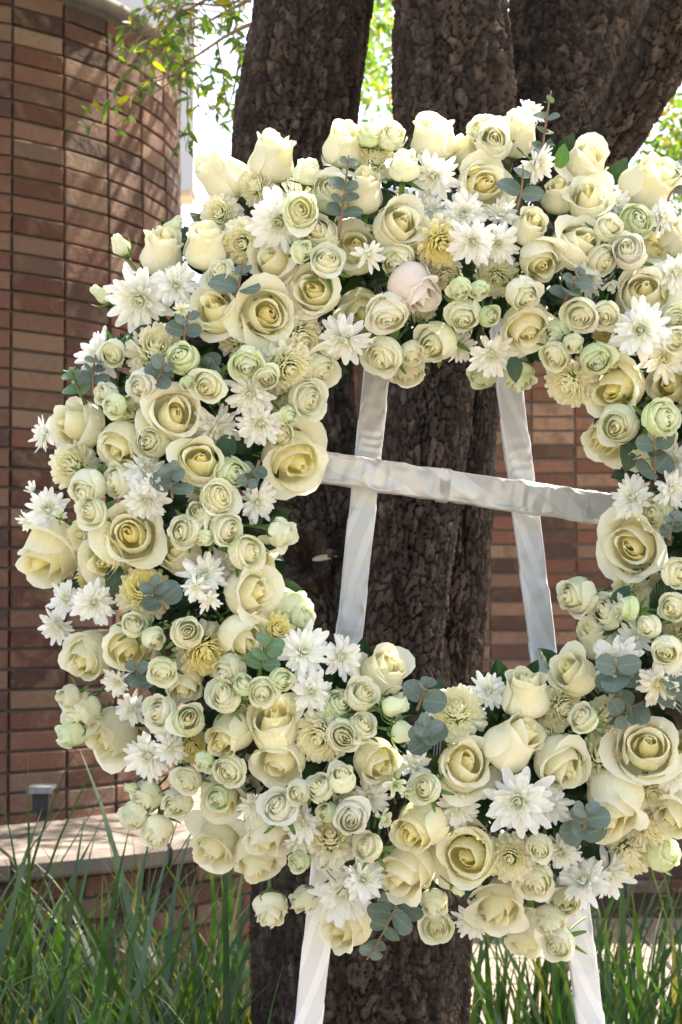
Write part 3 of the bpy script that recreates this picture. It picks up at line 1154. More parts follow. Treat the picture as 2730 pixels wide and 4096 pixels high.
# ------------------------------------------------------------------ petals
def petal_grid(Rb, top, h0, h1, w, phi, curl=.1, point=.03, spiral=.10, roundk=.26, seed=0, nu=10, nv=10, belly=.55, ripple=.02, side=.0, lean=.0, cxy=(0, 0), sq=(0, 0)):
    rr = random.Random(seed)
    p1, p2, p3 = rr.uniform(0, 6), rr.uniform(0, 6), rr.uniform(0, 6)
    cl = curl * rr.uniform(.6, 1.4)
    asym = rr.uniform(-.06, .06)
    out = []
    for i in range(nv):
        s0 = (i / (nv - 1)) ** .92
        row = []
        for j in range(nu):
            u = -1 + 2 * j / (nu - 1)
            au = abs(u)
            s = s0 * (1 - roundk * au ** 2.6 + asym * u) + point * s0 ** 3 * max(0, 1 - au * 1.6)
            if s < belly:
                rho = .10 + (Rb - .10) * math.sin(s / belly * math.pi / 2) ** .85
            else:
                q = (s - belly) / (1 - belly)
                q = q * q * (3 - 2 * q) if q < 1 else 1 + (q - 1) * .5
                rho = Rb + (top - Rb) * q
            z = h0 + (h1 - h0) * (.12 * s + .88 * s ** 1.45)
            t = max(0.0, (s - .74) / .26)
            e = max(0.0, (au - .55) / .45)
            rho += cl * t ** 1.6 * (1 + .8 * e) + side * e * e * (s ** 1.5)
            z -= .55 * cl * t ** 2.0 * (1 + .9 * e)
            rho *= 1 + spiral * u * (.35 + .65 * s)
            rho += lean * s * s
            rho += ripple * t * math.sin(4.1 * u + p1) + ripple * .6 * s * math.sin(2.3 * u + p2)
            z += ripple * 1.1 * t * math.sin(5.3 * u + p3)
            wp = .42 + .58 * math.sin(math.pi / 2 * min(1, s * 1.5))
            an = phi + w * u * wp
            bx_, by_ = rho * math.cos(an), rho * math.sin(an)
            if sq[0]:
                c1, s1 = math.cos(sq[1]), math.sin(sq[1])
                e1, e2 = (bx_ * c1 + by_ * s1) * (1 + sq[0] * s), (by_ * c1 - bx_ * s1) * (1 - .8 * sq[0] * s)
                bx_, by_ = e1 * c1 - e2 * s1, e1 * s1 + e2 * c1
            row.append((bx_ + cxy[0] * s, by_ + cxy[1] * s, z))
        out.append(row)
    return np.array(out)


def grid_to_mesh(name, G, mat):
    mb = MB()
    mb.grid(G)
    return mb.mesh(name, mat)


def calyx_mesh(scale=1.0, reflex=.0, length=.75, zb=-.98):
    """Receptacle cup and five narrow sepals."""
    mb = MB()
    prof = [(.06, zb - .42), (.10, zb - .34), (.19, zb - .2), (.23, zb - .08), (.20, zb + .02), (.10, zb + .06)]
    mb.grid(np.array([[(r * scale * math.cos(t), r * scale * math.sin(t), z) for t in np.linspace(0, 2 * math.pi, 13)[:-1]] for r, z in prof]), True)
    for k in range(5):
        ph = 2 * math.pi * k / 5 + .2 * math.sin(k * 5)
        rows = []
        for i in range(7):
            s = i / 6
            w = .17 * scale * (1 - s) ** .7 * (1 if s > .05 else .8)
            rad = .16 * scale + (.62 + reflex) * scale * math.sin(s * 1.5) * length
            z = zb - .02 + length * s * s * (1.05 - reflex * 1.6) + (-.15 * reflex * s)
            if reflex > .3:
                z = zb - .02 - .35 * s * length * math.sin(s * 2 + k)
            row = []
            for u in (-1, 0, 1):
                x, y = rad, u * w
                row.append((x * math.cos(ph) - y * math.sin(ph), x * math.sin(ph) + y * math.cos(ph), z - .05 * scale * (u == 0)))
            rows.append(row)
        mb.grid(np.array(rows))
    return mb.mesh('calyx', M['sepal'])


def stem_mesh(r=.075, L=2.6, zb=-1.3, bend=.25):
    mb = MB()
    pts = [(bend * (t * t), bend * .4 * t * t, zb - L * t) for t in np.linspace(0, 1, 7)]
    mb.tube(pts, [r * 1.15] + [r] * 6, 8)
    return mb.mesh('stem', M['stem'])


GA = 2.39996


def rose_template(kind, seed):
    """List of (mesh, inner fraction 0 heart .. 1 outermost) plus calyx and stem meshes."""
    rr = random.Random(seed)
    J = lambda a, b: rr.uniform(a, b)
    pet = []

    sq_ = (J(.10, .34), J(0, 3.1))

    def add(inner, **kw):
        kw['seed'] = rr.randrange(99999)
        if inner < .8 and kind != 'bud':
            kw['sq'] = (sq_[0] * (1 - inner * .8), sq_[1])
        if inner < .4:
            kw['phi'] += J(-.5, .5)
            kw['h1'] += J(-.04, .05)
            kw['ripple'] = .035
        pet.append((grid_to_mesh('petal', petal_grid(**kw), M['petal']), inner))

    cxy = (J(-.10, .10), J(-.10, .10))
    if kind == 'closed':
        add(0, Rb=.16, top=.01, h0=-.7, h1=.90, w=R(150), phi=0, curl=0, spiral=.2, roundk=.1, belly=.6)
        for k in range(4):
            add(.08 * k, Rb=.26 + .07 * k, top=.10 + .07 * k, h0=-.7, h1=.98 - .02 * k + J(-.03, .03), w=R(120), phi=k * GA, curl=.03, spiral=.16, roundk=.15, belly=.6)
        for k in range(4):
            add(.45, Rb=.70 + .04 * k, top=.40 + .07 * k, h0=-.9, h1=.98 + J(-.06, .04), w=R(88), phi=k * GA + .4 + J(-.3, .3), curl=J(.06, .16), spiral=.10, belly=.5, lean=J(-.03, .05))
        for k in range(5):
            add(.85, Rb=.92 + .025 * k, top=.60 + J(-.04, .08), h0=-1.02, h1=.88 + J(-.14, .05), w=R(72), phi=k * GA * 1.04 + 1.1 + J(-.25, .25), curl=J(.08, .36), spiral=.07, point=.05, belly=.46, ripple=.045, lean=J(-.04, .06))
    elif kind == 'half':
        add(0, Rb=.12, top=.01, h0=-.7, h1=.80, w=R(150), phi=0, curl=0, spiral=.2, roundk=.1, belly=.6, cxy=cxy)
        for k in range(3):
            add(.07 * k, Rb=.23 + .075 * k, top=.03 + .06 * k, h0=-.7, h1=.93 - .03 * k, w=R(125), phi=k * GA, curl=.03, spiral=.18, roundk=.14, belly=.6, cxy=cxy)
        for k in range(3):
            add(.42 + .08 * k, Rb=.60 + .07 * k, top=.30 + .09 * k, h0=-.85, h1=.95 - .04 * k + J(-.06, .06), w=R(100), phi=k * GA + .5 + J(-.35, .35), curl=J(.03, .16), spiral=.14, belly=.5, side=.05, lean=J(-.04, .06), cxy=(cxy[0] * .6, cxy[1] * .6))
        flop = rr.randrange(5)
        for k in range(5):
            f_ = .28 if k == flop else 0
            add(.9, Rb=.94 + .02 * k, top=.66 + J(-.06, .16) + f_, h0=-1.0, h1=.80 + J(-.20, .10) - f_ * 1.1, w=R(80), phi=k * GA * 1.05 + 1.3 + J(-.3, .3), curl=J(.10, .42), spiral=.07, point=.07, belly=.46, ripple=.05, side=.07, lean=J(-.06, .06))
    elif kind == 'open':
        add(0, Rb=.11, top=.01, h0=-.6, h1=.70, w=R(150), phi=0, curl=0, spiral=.2, roundk=.1, belly=.6, cxy=cxy)
        for k in range(4):
            add(.06 * k, Rb=.20 + .065 * k, top=.04 + .055 * k, h0=-.6, h1=.82 - .025 * k, w=R(124), phi=k * GA, curl=.03, spiral=.2, roundk=.13, belly=.62, cxy=cxy)
        for k in range(4):
            add(.40 + .09 * k, Rb=.56 + .07 * k, top=.32 + .095 * k, h0=-.8, h1=.80 - .04 * k + J(-.07, .07), w=R(94), phi=k * GA + .5 + J(-.4, .4), curl=J(.04, .22), spiral=.14, belly=.52, side=.08, lean=J(-.05, .07), cxy=(cxy[0] * .6, cxy[1] * .6))
        flop = rr.randrange(5)
        for k in range(5):
            f_ = .24 if k in (flop, (flop + 2) % 5) else 0
            add(.92, Rb=.93 + .02 * k, top=.80 + J(-.06, .16) + f_, h0=-.95, h1=.58 + J(-.16, .14) - f_, w=R(80), phi=k * GA * 1.05 + 1.3 + J(-.3, .3), curl=J(.12, .5), spiral=.06, point=.07, belly=.5, ripple=.06, side=.10, lean=J(-.05, .08))
    elif kind == 'droop':
        pet, _, _ = rose_template('half', seed + 5)[:3]
        pet = list(pet)
        for k, ph in enumerate((2.6, 4.3)):
            add(.97, Rb=1.0, top=1.28 + .1 * k, h0=-.9, h1=.05 - .3 * k, w=R(58), phi=ph, curl=.35, spiral=.04, point=.07, belly=.5, ripple=.07, side=.15)
    elif kind == 'hood':
        for k in range(4):
            add(.10 * k + .2, Rb=.44 + .09 * k, top=.22 + .08 * k, h0=-.8, h1=.55 - .02 * k, w=R(110), phi=k * GA, curl=.02, spiral=.12, roundk=.12, belly=.56)
        for k in range(5):
            add(.9, Rb=.95 + .02 * k, top=.86 + .10 * (k % 2), h0=-1.0, h1=.55 + (.35 if k == 0 else J(-.2, .05)), w=R(72), phi=k * GA + .3, curl=J(.05, .3), spiral=.05, point=.04, belly=.52, ripple=.04, side=.05)
    elif kind in ('rosette', 'cup'):
        tight = 0 if kind == 'rosette' else 1
        hi = .54 if not tight else .74
        add(0, Rb=.11, top=.005, h0=-.6, h1=hi + .25, w=R(160), phi=0, curl=0, spiral=.2, roundk=.08, belly=.6, nu=9, nv=8, cxy=cxy)
        n = 7 - tight
        for k in range(n):                                   # tight spiral heart
            q = k / (n - 1)
            rad = .13 + (.46 - .08 * tight) * q ** 1.05
            add(q * .55, Rb=rad * 1.05 + .06, top=rad * .70, h0=-.70, h1=hi + .26 * (1 - q) - .03 + J(-.03, .03), w=R(116 - 30 * q), phi=k * GA + J(-.2, .2), curl=.03 + .07 * q, spiral=.13 - .04 * q, roundk=.15, belly=.70, ripple=.03, nu=9, nv=10, cxy=(cxy[0] * (1 - .5 * q), cxy[1] * (1 - .5 * q)))
        for k in range(3):
            add(.7 + .06 * k, Rb=.78 + .05 * k, top=(.58 if not tight else .46) + .06 * k, h0=-.85, h1=hi - .04 + J(-.07, .07), w=R(86), phi=k * GA + 1.0 + J(-.3, .3), curl=J(.03, .14), spiral=.12, belly=.52, ripple=.03, side=.04, lean=J(-.03, .05), nu=9, nv=8)
        flop = rr.randrange(5)
        for k in range(5):
            f_ = J(.1, .32) if k == flop else 0
            add(.95, Rb=.93 + .02 * k, top=(.78 if not tight else .62) + J(-.06, .12) + f_, h0=-.95, h1=hi - .14 + J(-.16, .08) - f_, w=R(76), phi=k * GA * 1.04 + J(-.3, .3), curl=J(.06, .34), spiral=.07, point=.06, belly=.48, ripple=.05, side=.06, lean=J(-.05, .07), nu=9, nv=8)
    elif kind == 'bud':
        for k in range(7):
            q = k / 6
            add(.3 + .6 * q, Rb=.22 + .55 * q, top=.10 + .26 * q, h0=-.9, h1=.98 - .10 * q + J(-.03, .03), w=R(118 - 36 * q), phi=k * GA, curl=.02 + .16 * q * J(.3, 1.2), spiral=.14, roundk=.16, belly=.48, ripple=.03, nu=9, nv=8)
    if kind == 'bud':
        cal = calyx_mesh(1.15, .12, 1.35)
    elif kind in ('rosette', 'cup'):
        cal = calyx_mesh(1.2, rr.choice((.1, .25, .45, .6)), 1.0)
    else:
        cal = calyx_mesh(1.0, rr.choice((.05, .4, .15)), .85)
    st = stem_mesh(.085 if kind in ('rosette', 'cup', 'bud') else .075)
    return pet, cal, st


TPL = {}
for kd, n_ in (('closed', 8), ('half', 10), ('open', 10), ('droop', 6), ('hood', 2), ('rosette', 9), ('cup', 8), ('bud', 4)):
    TPL[kd] = [rose_template(kd, 100 * i + len(kd) * 7 + ord(kd[0])) for i in range(n_)]


# chrysanthemum petals along +X
def mum_petal(L, W, cup, lift, tipw=.75, n=8):
    rows = []
    for i in range(n):
        t = 1 - (1 - i / (n - 1)) ** 1.5
        if t < tipw:
            w = .36 + .64 * math.sin(math.pi / 2 * t / tipw)
        else:
            w = math.sqrt(max(0.0, 1 - ((t - tipw) / (1 - tipw)) ** (1.5 if W < .335 and L == 1 and tipw < .7 else 2.2))) * .97 + .03
        w *= W * .5
        z = lift * t * t * L
        rows.append([(L * t, -w, z + cup * w * 2), (L * t, -w * .5, z + cup * w * .45), (L * t, 0, z), (L * t, w * .5, z + cup * w * .45), (L * t, w, z + cup * w * 2)])
    return np.array(rows)


MUM_P = [grid_to_mesh('petal', mum_petal(1, .31, .16, .10, .60), M['petal']), grid_to_mesh('petal', mum_petal(1, .29, .24, .22, .62), M['petal']),
         grid_to_mesh('petal', mum_petal(1, .33, .12, -.10, .58), M['petal']), grid_to_mesh('petal', mum_petal(1, .30, .10, -.30, .60), M['petal']),
         grid_to_mesh('petal', mum_petal(1, .28, .30, .40, .64), M['petal'])]
POM_P = [grid_to_mesh('petal', mum_petal(1, .36, .22, .24, .78), M['petal']), grid_to_mesh('petal', mum_petal(1, .33, .28, .40, .78), M['petal'])]


def petal_matrix(phi, elev, L, r0, z0, roll=0.0, wide=1.0):
    Mx = Matrix.Rotation(phi, 4, 'Z') @ Matrix.Translation((r0, 0, z0)) @ Matrix.Rotation(-elev, 4, 'Y') @ Matrix.Rotation(roll, 4, 'X')
    return Mx @ Matrix.Diagonal((L, L * wide, L, 1))


def mum_inner(kind, seed):
    rr = random.Random(seed)
    mb = MB()
    if kind == 'daisy':
        src, lay = mum_petal(1, .26, .45, .35, .75, 5), ((13, 48, .42, .12), (11, 64, .34, .09), (9, 78, .26, .05))
    else:
        src, lay = mum_petal(1, .34, .3, .35, .78, 6), ((22, 40, .48, .42), (19, 49, .46, .42), (15, 58, .43, .42), (10, 70, .40, .42), (7, 79, .37, .42), (4, 87, .34, .42))
    for n, el, L, r0 in lay:
        for k in range(n):
            Mx = petal_matrix(2 * math.pi * (k + rr.random() * .4) / n + el, R(el + rr.uniform(-6, 6)), L * rr.uniform(.85, 1.1), r0 * (math.cos(R(el)) if kind == 'pompon' else 1), r0 * math.sin(R(el)) if kind == 'pompon' else .02)
            G = np.array([[tuple(Mx @ Vector(p)) for p in row] for row in src])
            mb.grid(G)
    me = mb.mesh('inner_florets', M['petal'])
    return me


def dome_mesh(r, h, mat):
    mb = MB()
    mb.grid(np.array([[(r * math.sin(a) * math.cos(t), r * math.sin(a) * math.sin(t), h * math.cos(a)) for t in np.linspace(0, 2 * math.pi, 11)[:-1]] for a in (0.05, .5, 1.0, 1.4, 2.0)]), True)
    return mb.mesh('disc', mat)


MUM_IN = {'daisy': [mum_inner('daisy', i) for i in range(4)], 'pompon': [mum_inner('pompon', i) for i in range(4)]}
MUM_DISC = dome_mesh(.11, .16, M['core_green'])
MUM_CAL = calyx_mesh(.9, .1, .28, -.10)
MUM_STEM = stem_mesh(.05, 1.6, -.5, .2)

TINT = {   # outer, heart
    'c': ((.955, .93, .725), (.988, .915, .47)),
    'y': ((.955, .927, .68), (.99, .893, .355)),
    'w': ((.965, .95, .83), (.98, .95, .73)),
    'g': ((.885, .93, .64), (.95, .96, .74)),
    's': ((.953, .945, .75), (.98, .943, .635)),
    'p': ((.95, .86, .78), (.96, .90, .78)),
}
MUM_TINT = {'w': ((.945, .945, .93), (.955, .955, .82)), 'c': ((.965, .955, .885), (.985, .945, .70)), 'y': ((.965, .95, .85), (.99, .915, .48)), 'g': ((.93, .94, .80), (.86, .89, .55))}


def lerp3(a, b, t):
    return tuple(a[i] + (b[i] - a[i]) * t for i in range(3))


def build_rose(name, kind, M4, tint, rr):
    pet, cal, st = TPL[kind][rr.randrange(len(TPL[kind]))]
    root = empty(name)
    root.matrix_world = M4
    outer, heart = TINT[tint]
    k = rr.uniform(.95, 1.03)
    n_out = 0
    for me, inner in pet:
        o = bpy.data.objects.new('petal', me.copy())
        COL.objects.link(o)
        o.parent = root
        c = lerp3(heart, outer, min(1, inner * 1.35))
        if tint in 'gs' and inner > .8 and rr.random() < (.75 if tint == 'g' else .2):
            c = lerp3(c, (.72, .83, .42), rr.uniform(.15, .55))
        kk = k * rr.uniform(.97, 1.02)
        o.color = (c[0] * kk, c[1] * kk, c[2] * kk, 1)
    link('calyx', cal, root)
    link('stem', st, root)
    return root


def build_mum(name, kind, M4, tint, rr, small=False):
    root = empty(name)
    root.matrix_world = M4
    outer, heart = MUM_TINT[tint]
    k = rr.uniform(.96, 1.03)
    if kind == 'daisy':
        lay = [(16, -4, 1.0, .10), (16, 9, .95, .10), (15, 22, .84, .10), (15, 36, .66, .10)]
        if small:
            lay = [(11, 5, 1.0, .1), (10, 25, .8, .1)]
        src = MUM_P
    elif kind == 'pompon':
        lay = [(max(7, int(27 * math.cos(R(el)) + 1)), el, .54 - .0012 * max(0, el), .42) for el in (-30, -15, -2, 10, 21, 31)]
        src = POM_P
    else:   # half-closed little bud flower
        lay = [(10, 35, .9, .08), (9, 58, .8, .08)]
        src = POM_P
    for li, (n, el, L, r0) in enumerate(lay):
        for q in range(n):
            if rr.random() < .04:
                continue
            o = bpy.data.objects.new('petal', src[rr.randrange(len(src))].copy())
            COL.objects.link(o)
            o.parent = root
            ph = 2 * math.pi * (q + rr.uniform(-.42, .42)) / n + li * .7
            o.matrix_local = petal_matrix(ph, R(el + rr.gauss(0, 9)), L * rr.uniform(.72, 1.08), r0 * (math.cos(R(el)) if kind == 'pompon' else 1), r0 * math.sin(R(el)) if kind == 'pompon' else .01 * li, rr.uniform(-.35, .35), rr.uniform(.9, 1.12))
            t = (li / max(1, len(lay) - 1)) * (.45 if kind == 'daisy' else .75)
            c = lerp3(outer, heart, t)
            o.color = (c[0] * k, c[1] * k, c[2] * k, 1)
    o = link('inner_florets', MUM_IN['daisy' if kind != 'pompon' else 'pompon'][rr.randrange(4)], root, lerp3(outer, heart, .9))
    o['kind'] = 'stuff'
    if kind != 'pompon':
        link('disc', MUM_DISC, root)
    link('calyx', MUM_CAL, root)
    link('stem', MUM_STEM, root)
    return root


AZ = {'r': 0, 'ur': 45, 'u': 90, 'ul': 135, 'l': 180, 'dl': 225, 'd': 270, 'dr': 315, '-': 90}

